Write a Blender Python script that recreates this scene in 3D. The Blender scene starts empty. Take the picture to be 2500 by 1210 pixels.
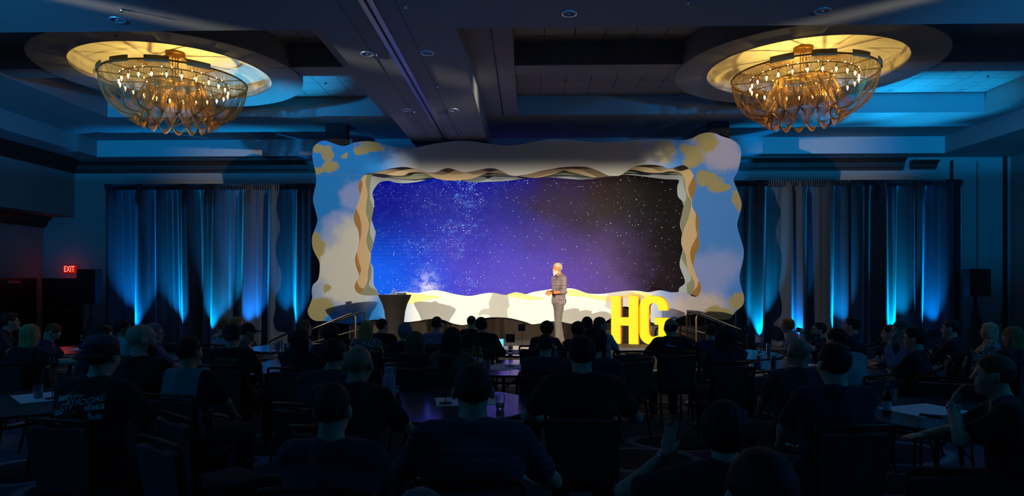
import bpy, bmesh, math, random
import numpy as np
from mathutils import Vector, Matrix, Euler
from mathutils.geometry import tessellate_polygon
from mathutils.bvhtree import BVHTree

PI = math.pi
SC = bpy.context.scene
COL = SC.collection
random.seed(7)

# ------------------------------------------------------------------ camera
F = 1620.0            # focal length in pixels of the 2500 x 1210 frame
CH = 1.75             # camera height
YAW = math.atan(38 / F)
HOR = 693.0           # horizon row
_cam = bpy.data.cameras.new('camera')
CAM = bpy.data.objects.new('camera', _cam)
COL.objects.link(CAM)
CAM.location = (0, 0, CH)
CAM.rotation_euler = (PI / 2, 0, YAW)
_cam.sensor_width = 36.0
_cam.lens = F / 2500 * 36
_cam.shift_y = (HOR - 605.0) / 2500
_cam.clip_end = 200
SC.camera = CAM


def W(x, y=None, Y=None, Z=None):
    """pixel of the photograph -> point on the plane Y (depth) or Z (height)"""
    xc = (x - 1250) / F
    zc = (HOR - (y if y is not None else HOR)) / F
    dx = xc * math.cos(YAW) - math.sin(YAW)
    dy = xc * math.sin(YAW) + math.cos(YAW)
    if Y is not None:
        t = Y / dy
    else:
        t = (Z - CH) / zc
    return Vector((dx * t, dy * t, CH + zc * t))


# ------------------------------------------------------------------ world, view
wd = bpy.data.worlds.new('world')
SC.world = wd
wd.use_nodes = True
wd.node_tree.nodes['Background'].inputs[0].default_value = (0.010, 0.014, 0.030, 1)
wd.node_tree.nodes['Background'].inputs[1].default_value = 0.0
SC.view_settings.view_transform = 'Standard'
SC.view_settings.look = 'None'
SC.view_settings.exposure = 0.0
SC.view_settings.gamma = 1.0
SC.view_settings.use_curve_mapping = False
SC.cycles.max_bounces = 6
SC.cycles.diffuse_bounces = 4
SC.cycles.sample_clamp_indirect = 4.0
SC.cycles.use_light_tree = True


def s2l(c):
    return tuple(((v / 255) / 12.92 if v / 255 <= 0.04045 else ((v / 255 + 0.055) / 1.055) ** 2.4) for v in c)


class NT:
    """small helper to write node trees as expressions"""
    def __init__(self, tree):
        self.t = tree

    def put(self, sock, v):
        if hasattr(v, 'links') and hasattr(v, 'node'):
            self.t.links.new(v, sock)
        elif isinstance(v, (tuple, list)) and sock.type == 'RGBA' and len(v) == 3:
            sock.default_value = (*v, 1)
        else:
            sock.default_value = v

    def n(self, kind, **kw):
        nd = self.t.nodes.new('ShaderNode' + kind)
        for k, v in kw.items():
            setattr(nd, k, v)
        return nd

    def m(self, op, a, b=None, c=None, clamp=False):
        nd = self.n('Math', operation=op, use_clamp=clamp)
        for i, v in enumerate((a, b, c)):
            if v is not None:
                self.put(nd.inputs[i], v)
        return nd.outputs[0]

    def add(self, a, b): return self.m('ADD', a, b)
    def sub(self, a, b): return self.m('SUBTRACT', a, b)
    def mul(self, a, b): return self.m('MULTIPLY', a, b)
    def div(self, a, b): return self.m('DIVIDE', a, b)

    def ss(self, v, lo, hi, a=0.0, b=1.0):
        nd = self.n('MapRange', interpolation_type='SMOOTHSTEP')
        self.put(nd.inputs[0], v)
        for i, q in enumerate((lo, hi, a, b)):
            self.put(nd.inputs[i + 1], q)
        return nd.outputs[0]

    def mix(self, f, a, b, mode='MIX'):
        nd = self.n('Mix', data_type='RGBA', blend_type=mode)
        self.put(nd.inputs[0], f)
        self.put(nd.inputs[6], a)
        self.put(nd.inputs[7], b)
        return nd.outputs[2]

    def xyz(self, a, b, c):
        nd = self.n('CombineXYZ')
        for i, v in enumerate((a, b, c)):
            self.put(nd.inputs[i], v)
        return nd.outputs[0]

    def sep(self, v):
        nd = self.n('SeparateXYZ')
        self.put(nd.inputs[0], v)
        return nd.outputs

    def noise(self, vec, scale, detail=3.0, rough=0.5, dist=0.0):
        nd = self.n('TexNoise')
        if vec is not None:
            self.put(nd.inputs['Vector'], vec)
        nd.inputs['Scale'].default_value = scale
        nd.inputs['Detail'].default_value = detail
        nd.inputs['Roughness'].default_value = rough
        nd.inputs['Distortion'].default_value = dist
        return nd.outputs['Fac']

    def ramp(self, f, stops, interp='LINEAR'):
        nd = self.n('ValToRGB')
        cr = nd.color_ramp
        cr.interpolation = interp
        while len(cr.elements) < len(stops):
            cr.elements.new(0.5)
        for e, (p, c) in zip(cr.elements, stops):
            e.position = p
            e.color = (*c, 1)
        self.put(nd.inputs[0], f)
        return nd.outputs[0]

    def obj(self):
        return self.n('TexCoord').outputs['Object']


MATS = {}


def mat(name, col, rough=0.6, metal=0.0, var=0.12, scale=20.0, bump=0.0, spec=0.5, emit=None, estr=1.0, alpha=None, trans=0.0, sheen=0.0):
    """principled material; colour gets a fine procedural variation"""
    if name in MATS:
        return MATS[name]
    m = bpy.data.materials.new(name)
    m.use_nodes = True
    nt = NT(m.node_tree)
    p = m.node_tree.nodes['Principled BSDF']
    c = s2l(col)
    p.inputs['Roughness'].default_value = rough
    p.inputs['Metallic'].default_value = metal
    p.inputs['Specular IOR Level'].default_value = spec
    p.inputs['Transmission Weight'].default_value = trans
    if sheen:
        p.inputs['Sheen Weight'].default_value = sheen
    if var > 0:
        nz = nt.noise(nt.obj(), scale, 3)
        nt.put(p.inputs['Base Color'], nt.mix(nz, tuple(v * (1 - var) for v in c), tuple(min(1, v * (1 + var)) for v in c)))
        if bump:
            b = nt.n('Bump')
            b.inputs['Strength'].default_value = bump
            b.inputs['Distance'].default_value = 0.01
            nt.put(b.inputs['Height'], nz)
            nt.put(p.inputs['Normal'], b.outputs[0])
    else:
        p.inputs['Base Color'].default_value = (*c, 1)
    if emit:
        p.inputs['Emission Color'].default_value = (*s2l(emit), 1)
        p.inputs['Emission Strength'].default_value = estr
    MATS[name] = m
    return m


# ------------------------------------------------------------------ mesh builder
class MB:
    def __init__(self):
        self.v, self.f, self.mi = [], [], []

    def add(self, vs, fs, mi=0):
        o = len(self.v)
        self.v += [tuple(p) for p in vs]
        self.f += [tuple(i + o for i in f) for f in fs]
        self.mi += [mi] * len(fs)
        return self

    def box(self, x0, x1, y0, y1, z0, z1, M=None, mi=0):
        vs = [Vector((x, y, z)) for x in (x0, x1) for y in (y0, y1) for z in (z0, z1)]
        if M is not None:
            vs = [M @ p for p in vs]
        return self.add(vs, [(0, 1, 3, 2), (4, 6, 7, 5), (0, 4, 5, 1), (2, 3, 7, 6), (0, 2, 6, 4), (1, 5, 7, 3)], mi)

    def tube(self, pts, r, n=8, closed=False, cap=True, mi=0):
        pts = [Vector(p) for p in pts]
        N = len(pts)
        rr = r if isinstance(r, (list, tuple)) else [r] * N
        ref = None
        vs = []
        for i, p in enumerate(pts):
            if closed:
                t = pts[(i + 1) % N] - pts[i - 1]
            else:
                t = pts[min(i + 1, N - 1)] - pts[max(i - 1, 0)]
            t = t.normalized() if t.length > 1e-9 else Vector((0, 0, 1))
            if ref is None:
                ref = Vector((0, 0, 1)) if abs(t.z) < 0.9 else Vector((1, 0, 0))
            a = (ref - t * ref.dot(t))
            a = a.normalized() if a.length > 1e-6 else t.orthogonal().normalized()
            ref = a
            b = t.cross(a)
            for k in range(n):
                th = 2 * PI * k / n
                vs.append(p + (a * math.cos(th) + b * math.sin(th)) * rr[i])
        fs = []
        for i in range(N if closed else N - 1):
            j = (i + 1) % N
            for k in range(n):
                k2 = (k + 1) % n
                fs.append((i * n + k, i * n + k2, j * n + k2, j * n + k))
        if cap and not closed:
            fs.append(tuple(range(n))[::-1])
            fs.append(tuple((N - 1) * n + k for k in range(n)))
        return self.add(vs, fs, mi)

    def lathe(self, prof, n=24, M=None, mi=0, cap=True):
        """profile [(r,z)...] turned about z"""
        vs, fs = [], []
        for r, z in prof:
            for k in range(n):
                th = 2 * PI * k / n
                p = Vector((r * math.cos(th), r * math.sin(th), z))
                vs.append(M @ p if M is not None else p)
        for i in range(len(prof) - 1):
            for k in range(n):
                k2 = (k + 1) % n
                fs.append((i * n + k, i * n + k2, (i + 1) * n + k2, (i + 1) * n + k))
        if cap and prof[0][0] > 1e-4:
            fs.append(tuple(range(n))[::-1])
        if cap and prof[-1][0] > 1e-4:
            fs.append(tuple((len(prof) - 1) * n + k for k in range(n)))
        return self.add(vs, fs, mi)

    def sphere(self, c, r, n=12, m=8, mi=0):
        rx, ry, rz = r if isinstance(r, (tuple, list)) else (r, r, r)
        vs = [(c[0], c[1], c[2] - rz)]
        for i in range(1, m):
            a = -PI / 2 + PI * i / m
            for k in range(n):
                th = 2 * PI * k / n
                vs.append((c[0] + rx * math.cos(a) * math.cos(th), c[1] + ry * math.cos(a) * math.sin(th), c[2] + rz * math.sin(a)))
        vs.append((c[0], c[1], c[2] + rz))
        fs = []
        for k in range(n):
            fs.append((0, 1 + (k + 1) % n, 1 + k))
            fs.append((len(vs) - 1, 1 + (m - 2) * n + k, 1 + (m - 2) * n + (k + 1) % n))
        for i in range(m - 2):
            for k in range(n):
                a, b = 1 + i * n + k, 1 + i * n + (k + 1) % n
                fs.append((a, b, b + n, a + n))
        return self.add(vs, fs, mi)

    def prism(self, loops, y0, y1, mi=0):
        """loops of (x,z): first the outline, then holes; extruded from y0 to y1"""
        L = [[Vector((p[0], p[1], 0)) for p in lp] for lp in loops]
        tri = tessellate_polygon(L)
        flat = [p for lp in L for p in lp]
        n = len(flat)
        vs = [(p.x, y0, p.y) for p in flat] + [(p.x, y1, p.y) for p in flat]
        fs = []
        for a, b, c in tri:
            fs.append((a, b, c))
            fs.append((n + c, n + b, n + a))
        o = 0
        for lp in L:
            k = len(lp)
            for i in range(k):
                j = (i + 1) % k
                fs.append((o + i, o + j, n + o + j, n + o + i))
            o += k
        return self.add(vs, fs, mi)

    def mesh(self, name, mats, smooth=None):
        me = bpy.data.meshes.new(name)
        me.from_pydata([tuple(p) for p in self.v], [], self.f)
        for m in (mats if isinstance(mats, (list, tuple)) else [mats]):
            me.materials.append(m)
        if any(self.mi):
            me.polygons.foreach_set('material_index', self.mi)
        bm = bmesh.new()
        bm.from_mesh(me)
        bmesh.ops.recalc_face_normals(bm, faces=bm.faces)
        bm.to_mesh(me)
        bm.free()
        if smooth is not None:
            me.polygons.foreach_set('use_smooth', [True] * len(me.polygons))
            me.set_sharp_from_angle(angle=math.radians(smooth))
        me.update()
        return me

    def build(self, name, mats, parent=None, smooth=None, **tags):
        return link(name, self.mesh(name, mats, smooth), parent, **tags)


def link(name, data, parent=None, loc=None, rot=None, label=None, cat=None, group=None, kind=None):
    o = bpy.data.objects.new(name, data)
    COL.objects.link(o)
    if parent is not None:
        o.parent = parent
    if loc is not None:
        o.location = loc
    if rot is not None:
        o.rotation_euler = rot
    for k, v in (('label', label), ('category', cat), ('group', group), ('kind', kind)):
        if v:
            o[k] = v
    return o


def empty(name, loc, rz=0.0, **tags):
    return link(name, None, None, loc, (0, 0, rz), **tags)


def clone(o, parent=None):
    c = o.copy()
    COL.objects.link(c)
    c.parent = parent
    for ch in list(o.children):
        clone(ch, c)
    return c


def spot(name, loc, aim, power, col, size, blend=0.5, soft=0.08, parent=None):
    l = bpy.data.lights.new(name, 'SPOT')
    l.energy = power
    l.color = col
    l.spot_size = math.radians(size)
    l.spot_blend = blend
    l.shadow_soft_size = soft
    o = link(name, l, None, loc)
    o.rotation_euler = (Vector(aim) - Vector(loc)).to_track_quat('-Z', 'Y').to_euler()
    return o


def plane_coords(o, depth):
    """node helper: in a spot light's tree give (x, z) where its ray meets the plane Y = depth"""
    l = o.data
    l.use_nodes = True
    nt = NT(l.node_tree)
    em = l.node_tree.nodes['Emission']
    d = nt.sep(nt.n('TexCoord').outputs['Normal'])
    R = o.rotation_euler.to_matrix()
    row = lambda i: nt.add(nt.add(nt.mul(d[0], R[i][0]), nt.mul(d[1], R[i][1])), nt.mul(d[2], R[i][2]))
    s = nt.div(depth - o.location.y, row(1))
    return nt, em, nt.add(nt.mul(row(0), s), o.location.x), nt.add(nt.mul(row(2), s), o.location.z)


# ------------------------------------------------------------------ lights of the hall (rig out of view, as in any ballroom)
WARM = (1.0, 0.90, 0.70)
FLAT_Y = 16.0
# stage keys from two side trees at ceiling height, shuttered at the top of the picture frame
for nm, px, xlo, xhi, pw in (('key_light_right_offscreen', 10.6, -7.2, 4.0, 10600), ('key_light_left_offscreen', -11.4, -4.2, 7.2, 11600)):
    o = spot(nm, (px, 4.0, 4.75), (0.0, FLAT_Y, 2.2), pw, WARM, 56, 0.15, 0.06)
    nt, em, gx, gz = plane_coords(o, FLAT_Y)
    side_x = nt.m('MAXIMUM', nt.sub(nt.m('ABSOLUTE', gx), 2.6), 0.0)
    gt = nt.sub(gz, nt.mul(side_x, 0.75))                # the two beams cover the ends of the set to full height
    top = nt.ss(gt, 3.6, 4.8, 1.0, 0.0)
    low = nt.ss(gz, -2.2, -0.6, 0.0, 1.0)
    side = nt.mul(nt.ss(gx, xlo, xlo + 1.9, 0.0, 1.0), nt.ss(gx, xhi - 1.9, xhi, 1.0, 0.0))
    nt.put(em.inputs[1], nt.mul(nt.mul(top, low), side))

# cold house wash: two flown profiles at the back of the hall, shuttered to the upper walls and coffers
for sx in (-1, 1):
    o = spot('house_wash_%s_offscreen' % ('left' if sx < 0 else 'right'), (7.5 * sx, -3.2, 3.5), (7.0 * sx, 18.0, 5.6), 11500 if sx < 0 else 14500, (0.0, 0.34, 1.0), 100, 0.4, 0.25)
    nt, em, gx, gz = plane_coords(o, 17.5)
    low = nt.m('MAXIMUM', nt.ss(gz, 4.55, 4.95), nt.mul(nt.mul(nt.ss(nt.m('ABSOLUTE', gx), 10.7, 11.6), nt.ss(gz, 1.2, 3.0)), 0.32))
    f = nt.mul(low, nt.ss(gz, 9.0, 20.0, 1.0, 0.22))
    f = nt.mul(f, nt.ss(nt.mul(gx, float(sx)), 1.5, 5.5, 0.10, 1.0))
    keep = nt.m('MAXIMUM', nt.ss(nt.m('ABSOLUTE', gx), 5.6, 6.1), nt.ss(gz, 5.40, 5.55))      # shuttered off the picture frame
    nt.put(em.inputs[1], nt.mul(f, nt.add(nt.mul(keep, 0.93), 0.07)))

# narrow coloured uplights on the floor before the drapes, throwing pools on the coffers
CYAN, LAV = (0.01, 0.44, 1.0), (0.34, 0.32, 1.0)
CEIL_UP = [(-6.4, 16.2, (672, 247, 5.71), CYAN, 2400, 30),
           (6.2, 16.2, (2120, 218, 6.15), CYAN, 2600, 30), (8.3, 16.2, (2290, 222, 6.15), CYAN, 2400, 34)]
for x, y, (ax, ay, az), c, pw, sz in CEIL_UP:
    spot('ceiling_uplight', (x, y, 0.36), W(ax, ay, Z=az), pw, c, sz, 0.9, 0.06)
DRAPE_UP = [-10.05, -9.0, -8.05, -7.0, -6.05, 5.75, 6.75, 7.75, 9.1, 10.1]
for i, x in enumerate(DRAPE_UP):
    spot('drape_uplight', (x, 16.55, 0.30), (x + 0.12 * (i % 3 - 1), 17.02, 1.8), (1100, 760, 900)[i % 3], (0.0, 0.30 + 0.08 * (i % 3), 1.0), 46, 1.0, 0.03)
# ------------------------------------------------------------------ room shell
ZS, ZL, ZT = CH + 3.5, CH + 3.95, CH + 4.4       # soffit, ledge, tile field
ZD = CH + 3.96                                   # underside of the round ceiling discs
YB = 18.6                                        # back wall
XL, XBL, XR = -13.8, -12.9, 13.3                 # left wall, left bulkhead, right wall
YC0, YC1 = 9.07, 18.0                            # coffers: near and far edge
COF = [(-11.85, -2.85, -9.95, -3.35, -6.65), (-0.99, 11.15, -0.24, 10.5, 5.09)]   # outer x0,x1, inner x0,x1, disc centre x
YI0, YI1, DY = 9.35, 15.5, 12.38                 # inner field near/far, disc centre depth
RD, RH = 2.30, 1.71                              # disc and hole radius

m_paint = mat('ceiling_paint', (146, 147, 148), 0.75, var=0.03, scale=3, bump=0.02)
m_tile = mat('tile_white', (160, 160, 160), 0.85, var=0.05, scale=60, bump=0.15)
m_dome = mat('dome_cream', (226, 214, 186), 0.7, var=0.03, scale=4)
m_wall = mat('wall_paint', (122, 122, 120), 0.8, var=0.05, scale=2.5, bump=0.03)
m_crown = mat('crown_wood', (44, 28, 20), 0.5, var=0.25, scale=9)
m_black = mat('black_metal', (16, 16, 17), 0.45, var=0.1)
m_slot = mat('slot_dark', (9, 9, 10), 0.6, var=0.1)
m_alu = mat('aluminium', (150, 150, 152), 0.35, 0.9, var=0.08, scale=40)
m_door = mat('door_dark', (22, 18, 17), 0.4, var=0.25, scale=14)

# carpet: broad loops and streaks on slate
mc = bpy.data.materials.new('carpet')
mc.use_nodes = True
nt = NT(mc.node_tree)
p = mc.node_tree.nodes['Principled BSDF']
p.inputs['Roughness'].default_value = 0.95
p.inputs['Specular IOR Level'].default_value = 0.1
oc = nt.sep(nt.obj())
warp = nt.noise(nt.xyz(oc[0], oc[1], 0.0), 0.35, 2)
vo = nt.n('TexVoronoi', feature='F1', voronoi_dimensions='2D')
nt.put(vo.inputs['Vector'], nt.xyz(nt.add(nt.mul(oc[0], 0.62), warp), nt.add(nt.mul(oc[1], 0.80), warp), 0.0))
vo.inputs['Scale'].default_value = 1.0
dd = vo.outputs['Distance']
ring = nt.mul(nt.ss(dd, 0.30, 0.34), nt.ss(dd, 0.36, 0.40, 1.0, 0.0))
fill = nt.ss(dd, 0.30, 0.36, 1.0, 0.0)
stripe = nt.noise(nt.xyz(nt.mul(oc[0], 1.2), nt.mul(oc[1], 40.0), 0.0), 1.6, 3, 0.7)
base = nt.mix(nt.ss(stripe, 0.40, 0.62), s2l((66, 66, 76)), s2l((112, 112, 122)))
base = nt.mix(nt.mul(fill, 0.75), base, s2l((48, 40, 48)))
base = nt.mix(nt.mul(ring, 0.85), base, s2l((160, 160, 165)))
nt.put(p.inputs['Base Color'], base)
bp = nt.n('Bump')
bp.inputs['Strength'].default_value = 0.25
bp.inputs['Distance'].default_value = 0.005
nt.put(bp.inputs['Height'], nt.noise(nt.obj(), 260, 2))
nt.put(p.inputs['Normal'], bp.outputs[0])

MB().box(XL - .3, XR + .3, -4.3, YB + .3, -0.1, 0).build('floor', mc, kind='structure')

# back wall with its crown, panels and doors
wb = MB().box(XL - .3, XR + .3, YB, YB + 0.25, 0, ZT + .3).build('wall_back', m_wall, kind='structure')
MB().box(XL - .25, XL, -4.2, YB, 0, ZT + .3).build('wall_left', m_wall, kind='structure')
MB().box(XR, XR + .25, -4.2, YB, 0, ZT + .3).build('wall_right', m_wall, kind='structure')
MB().box(XL - .3, XR + .3, -4.25, -4.0, 0, ZT + .3).build('wall_rear', mat('rear_dark', (52, 46, 44), .9, var=.1, scale=4), kind='structure')
zb = W(161, 530, Y=YB).z
bk = MB().box(XL, XBL, -4.0, YB, zb, ZS + .02).build('trim_1', m_wall, kind='structure')


def crown(m, p0, p1, nrm, z1, h, d):
    """stepped crown moulding from p0 to p1 below z1, projecting along nrm"""
    p0, p1, nrm = Vector(p0), Vector(p1), Vector(nrm)
    prof = [(0, -h), (d * .25, -h), (d * .3, -h * .86), (d * .42, -h * .8), (d * .55, -h * .45), (d * .85, -h * .22), (d, -h * .16), (d, 0), (0, 0)]
    a = [(p0.x + nrm.x * q, p0.y + nrm.y * q, z1 + z) for q, z in prof]
    b = [(p1.x + nrm.x * q, p1.y + nrm.y * q, z1 + z) for q, z in prof]
    n = len(prof)
    m.add(a + b, [(i, (i + 1) % n, n + (i + 1) % n, n + i) for i in range(n)] + [tuple(range(n))[::-1], tuple(range(n, 2 * n))])


m = MB()
crown(m, (XBL, YB, 0), (10.35, YB, 0), (0, -1, 0), ZS, 0.36, 0.30)
m.build('trim_2', m_crown, kind='structure')
m = MB()
crown(m, (XBL, -4, 0), (XBL, YB, 0), (1, 0, 0), ZS, 0.36, 0.30)
m.build('trim_3', m_crown, kind='structure')
m = MB()
crown(m, (XL, -4, 0), (XL, YB - .02, 0), (1, 0, 0), zb, 0.30, 0.26)
m.build('trim_4', m_crown, kind='structure')
m = MB()
crown(m, (10.55, YB, 0), (11.25, YB, 0), (0, -1, 0), ZS - .10, 0.24, 0.24)
m.build('trim_5', m_crown, kind='structure')
# tall movable-wall panels at the right end of the back wall
for i, (xa, xb) in enumerate(((2326, 2383), (2387, 2446))):
    q0, q1 = W(xa, Y=YB - .05).x, W(xb, Y=YB - .05).x
    pn = MB().box(q0, q1, YB - .06, YB, 0.02, ZS - .12).build('panel', m_wall, wb)
    if i == 1:
        MB().lathe([(.0, 0), (.07, 0), (.085, .02), (.085, .035), (0, .035)], 16, Matrix.Translation(W(2450, 783, Y=YB - .12)) @ Matrix.Rotation(PI / 2, 4, 'X')).build('door_stop', m_black, wb)
MB().box(W(2322, Y=YB).x - .03, W(2322, Y=YB).x + .02, YB - .07, YB, 0, ZS - .1).box(W(2448, Y=YB).x, W(2448, Y=YB).x + .06, YB - .1, YB, 0, ZS).build('panel_joint', m_slot, wb)
# doors: dark double leaves with frame and closer
zd = W(140, 683, Y=YB).z
for nm, mk in (('door_1', 0), ('door_2', 1)):
    m = MB()
    if mk == 0:
        xa, xb = W(96, Y=YB).x, W(199, Y=YB).x
        m.box(xa, (xa + xb) / 2 - .006, YB - .05, YB + .01, 0.01, zd).box((xa + xb) / 2 + .006, xb, YB - .05, YB + .01, 0.01, zd)
        d = m.build(nm, m_door, kind='structure')
        MB().box(xa - .05, xa, YB - .07, YB, 0, zd + .05).box(xb, xb + .05, YB - .07, YB, 0, zd + .05).box(xa - .05, xb + .05, YB - .07, YB, zd, zd + .05).build('door_frame', m_black, d)
        for s in (-1, 1):
            MB().tube([((xa + xb) / 2 + s * .09, YB - .06, .98), ((xa + xb) / 2 + s * .09, YB - .11, .98), ((xa + xb) / 2 + s * .55, YB - .11, .98), ((xa + xb) / 2 + s * .55, YB - .06, .98)], .014, 8).build('push_bar', m_alu, d)
    else:
        ya, yb = 15.5, 18.2
        m.box(XL - .01, XL + .05, ya, (ya + yb) / 2 - .006, 0.01, zd).box(XL - .01, XL + .05, (ya + yb) / 2 + .006, yb, 0.01, zd)
        d = m.build(nm, m_door, kind='structure')
        MB().box(XL, XL + .07, ya - .05, ya, 0, zd + .05).box(XL, XL + .07, yb, yb + .05, 0, zd + .05).box(XL, XL + .07, ya - .05, yb + .05, zd, zd + .05).build('door_frame', m_black, d)
        MB().box(XL + .05, XL + .11, 17.2, 17.62, zd - .10, zd - .03).build('door_closer', m_alu, d)

# ceiling: soffit with two stepped coffers
m = MB()
for (x0, x1) in ((XBL, COF[0][0]), (COF[0][1], COF[1][0]), (COF[1][1], XR)):     # bands running away from the camera
    m.box(x0, x1, YC0, YC1, ZS, ZL + .1)
m.box(XBL, XR, -4.0, YC0, ZS, ZL + .1)                                            # near band
m.box(XBL, XR, YC1, YB, ZS, ZL + .1)                                              # far band
for (x0, x1, i0, i1, dx) in COF:                                                  # ledges one step up
    m.box(x0, x1, YC0, YI0, ZL, ZT + .1).box(x0, x1, YI1, YC1, ZL, ZT + .1).box(x0, i0, YI0, YI1, ZL, ZT + .1).box(i1, x1, YI0, YI1, ZL, ZT + .1)
m.box(XL, XR, -4.0, YB, ZT + .04, ZT + .2)                                        # deck above the tiles
ceil_o = m.build('ceiling', m_paint, kind='structure')
# ribs carrying the discs
for (x0, x1, i0, i1, dx) in COF:
    for a, b in ((i0, dx - RD + .06), (dx + RD - .06, i1)):
        MB().box(a, b, DY - .26, DY + .26, ZD + .03, ZT + .02).build('ceiling_rib', m_paint, ceil_o)
# lay-in tiles
TS = 0.535
tile_me = MB().box(-TS / 2 + .006, TS / 2 - .006, -TS / 2 + .006, TS / 2 - .006, 0, .03).mesh('ceiling_tile', m_tile)
for (x0, x1, i0, i1, dx) in COF:
    nx, ny = int((i1 - i0) / TS) + 1, int((YI1 - YI0) / TS) + 1
    for a in range(nx):
        for b in range(ny):
            x, y = i0 + TS * (a + .5), YI1 - TS * (b + .5)
            if math.hypot(x - dx, y - DY) < RD - .42 or abs(y - DY) < .1 or x > i1 + TS * .3 or y < YI0 - TS * .3:
                continue
            link('ceiling_tile', tile_me, ceil_o, (x, y, ZT))
# round discs with a domed recess
for (x0, x1, i0, i1, dx) in COF:
    n = 96
    MB().lathe([(RH, ZD), (RD, ZD), (RD, ZT + .03), (RH + .02, ZT + .03), (RH, ZD)], n, Matrix.Translation((dx, DY, 0)), cap=False).build('ceiling_disc', m_paint, ceil_o, 40)
    MB().lathe([(RH + .01, ZD + .001), (RH, ZD + .02), (RH - .01, ZD + .17), (RH - .05, ZD + .23), (RH - .16, ZD + .29), (RH - .5, ZD + .36), (0.6, ZD + .40), (0.001, ZD + .41)], n, Matrix.Translation((dx, DY, 0)), cap=False).build('dome', m_dome, ceil_o, 60)

# movable-wall track down the centre beam, joints and vents
gx = -0.57 * 3.5
MB().box(gx - .018, gx + .018, -3.9, 16.2, ZS - .004, ZS + .001).build('trim_6', m_slot, kind='structure')
for s in (-1, 1):
    MB().box(gx + s * .055 - .035, gx + s * .055 + .035, -3.9, 16.2, ZS - .018, ZS + .001).build('trim_%d' % (8 + s), m_alu, kind='structure')
m = MB()
for xx in (gx - .36, gx + .36):
    m.box(xx - .004, xx + .004, 7.6, 16.0, ZS - .002, ZS + .001)
m.box(XBL, XR, 7.65, 7.658, ZS - .002, ZS + .001)
m.build('trim_10', m_slot, kind='structure')
MB().box(-.585, -.555, YC0, YI1, ZL - .003, ZL + .001).build('trim_11', m_slot, kind='structure')
m = MB()
for i in range(9):
    for r in range(2):
        m.box(-2.75 + i * .2, -2.62 + i * .2, 16.3 + r * .1, 16.34 + r * .1, ZS - .006, ZS + .001)
m.build('air_slots', mat('vent_grey', (120, 120, 130), .5), ceil_o)
MB().box(COF[0][1], COF[1][0], 16.2, 16.6, ZS - .004, ZS + .001).build('vent_frame', m_slot, ceil_o)

# recessed downlights and sprinklers
m_trim = mat('downlight_ring', (215, 215, 220), .3, .6, var=.03)
m_can = mat('downlight_can', (30, 30, 34), .25, .8, var=.05)
m_bulb0 = mat('lamp_off', (190, 190, 205), .15, 0, var=.02)
dl_ring = MB().lathe([(.082, .003), (.082, -.008), (.098, -.010), (.104, 0), (.104, .003)], 28, cap=False).mesh('ring', m_trim, 40)
dl_can = MB().lathe([(.082, .0), (.07, .05), (.05, .09), (0.001, .1)], 24, cap=False).mesh('can', m_can, 40)
dl_bulb = MB().lathe([(0.001, .0), (.02, .004), (.026, .03), (.016, .07), (.015, .1)], 14).mesh('lamp', m_bulb0, 50)
DOWN = [(1390, 33, ZS), (897, 131, ZS), (1043, 129, ZS), (993, 268, ZS), (1107, 268, ZS), (287, 48, ZS), (2008, 26, ZS),
        (720, 237, ZT), (834, 184, ZT), (1382, 178, ZT), (1568, 176, ZT), (2170, 222, ZT), (2343, 220, ZT), (2452, 165, ZT)]
for x, y, z in DOWN:
    q = W(x, y, Z=z)
    drop = .012 if z == ZS else .014
    o = empty('downlight', (q.x, q.y, z - .002), label={ZS: 'unlit round recessed downlight in the plain ceiling band', ZT: 'unlit round recessed downlight set among the ceiling tiles'}[z], cat='ceiling light', group={ZS: 'downlights in the plain bands', ZT: 'downlights among the tiles'}[z])
    link('ring', dl_ring, o)
    link('can', dl_can, o, (0, 0, -.0015))
    link('lamp', dl_bulb, o, (0, 0, -.012))
sp_me = MB().lathe([(.028, 0), (.03, -.006), (.012, -.01), (.008, -.03), (.02, -.032), (.024, -.036), (.0, -.037)], 14).mesh('sprinkler', m_alu, 40)
sp_me2 = MB().tube([(-.01, 0, -.01), (-.014, 0, -.03)], .003, 6).tube([(.01, 0, -.01), (.014, 0, -.03)], .003, 6).mesh('yoke', m_alu)
for x, y, z in [(990, 13, ZS), (920, 131, ZS), (1069, 210, ZS), (1011, 271, ZS), (1125, 320, ZS), (297, 22, ZS), (285, 88, ZD), (1680, 4, ZS), (2092, 58, ZD), (795, 202, ZT), (1382, 198, ZT), (1618, 195, ZT), (2412, 185, ZT)]:
    q = W(x, y, Z=z)
    o = link('sprinkler', sp_me, None, (q.x, q.y, z), label={ZS: 'small pendent sprinkler head on the plain ceiling band', ZT: 'small pendent sprinkler head among the ceiling tiles', ZD: 'small pendent sprinkler head on a round ceiling disc'}[z], cat='sprinkler', group={ZS: 'sprinklers on the bands', ZT: 'sprinklers among the tiles', ZD: 'sprinklers on the discs'}[z])
    link('yoke', sp_me2, o)
for x, y in ((1740 - 890, 200), (2378, 203), (2402, 219)):
    q = W(x, y, Z=ZT)
    o = MB().lathe([(.0, -.012), (.10, -.012), (.115, -.004), (.115, 0), (0, 0)], 24, Matrix.Translation((q.x, q.y, ZT))).build('ceiling_speaker', m_tile, None, 40, label='flush round white speaker grille among the ceiling tiles', cat='speaker', group='ceiling speakers')

# exit sign
q = W(170, 657, Y=YB - .06)
o = empty('exit_sign', (q.x, YB - .045, q.z), label='glowing red EXIT sign on the wall above the dark doors', cat='sign')
MB().box(-.185, .185, -.03, .045, -.115, .115).build('housing', mat('exit_housing', (60, 6, 6), .4, var=.05, emit=(255, 20, 15), estr=.25), o)


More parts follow.
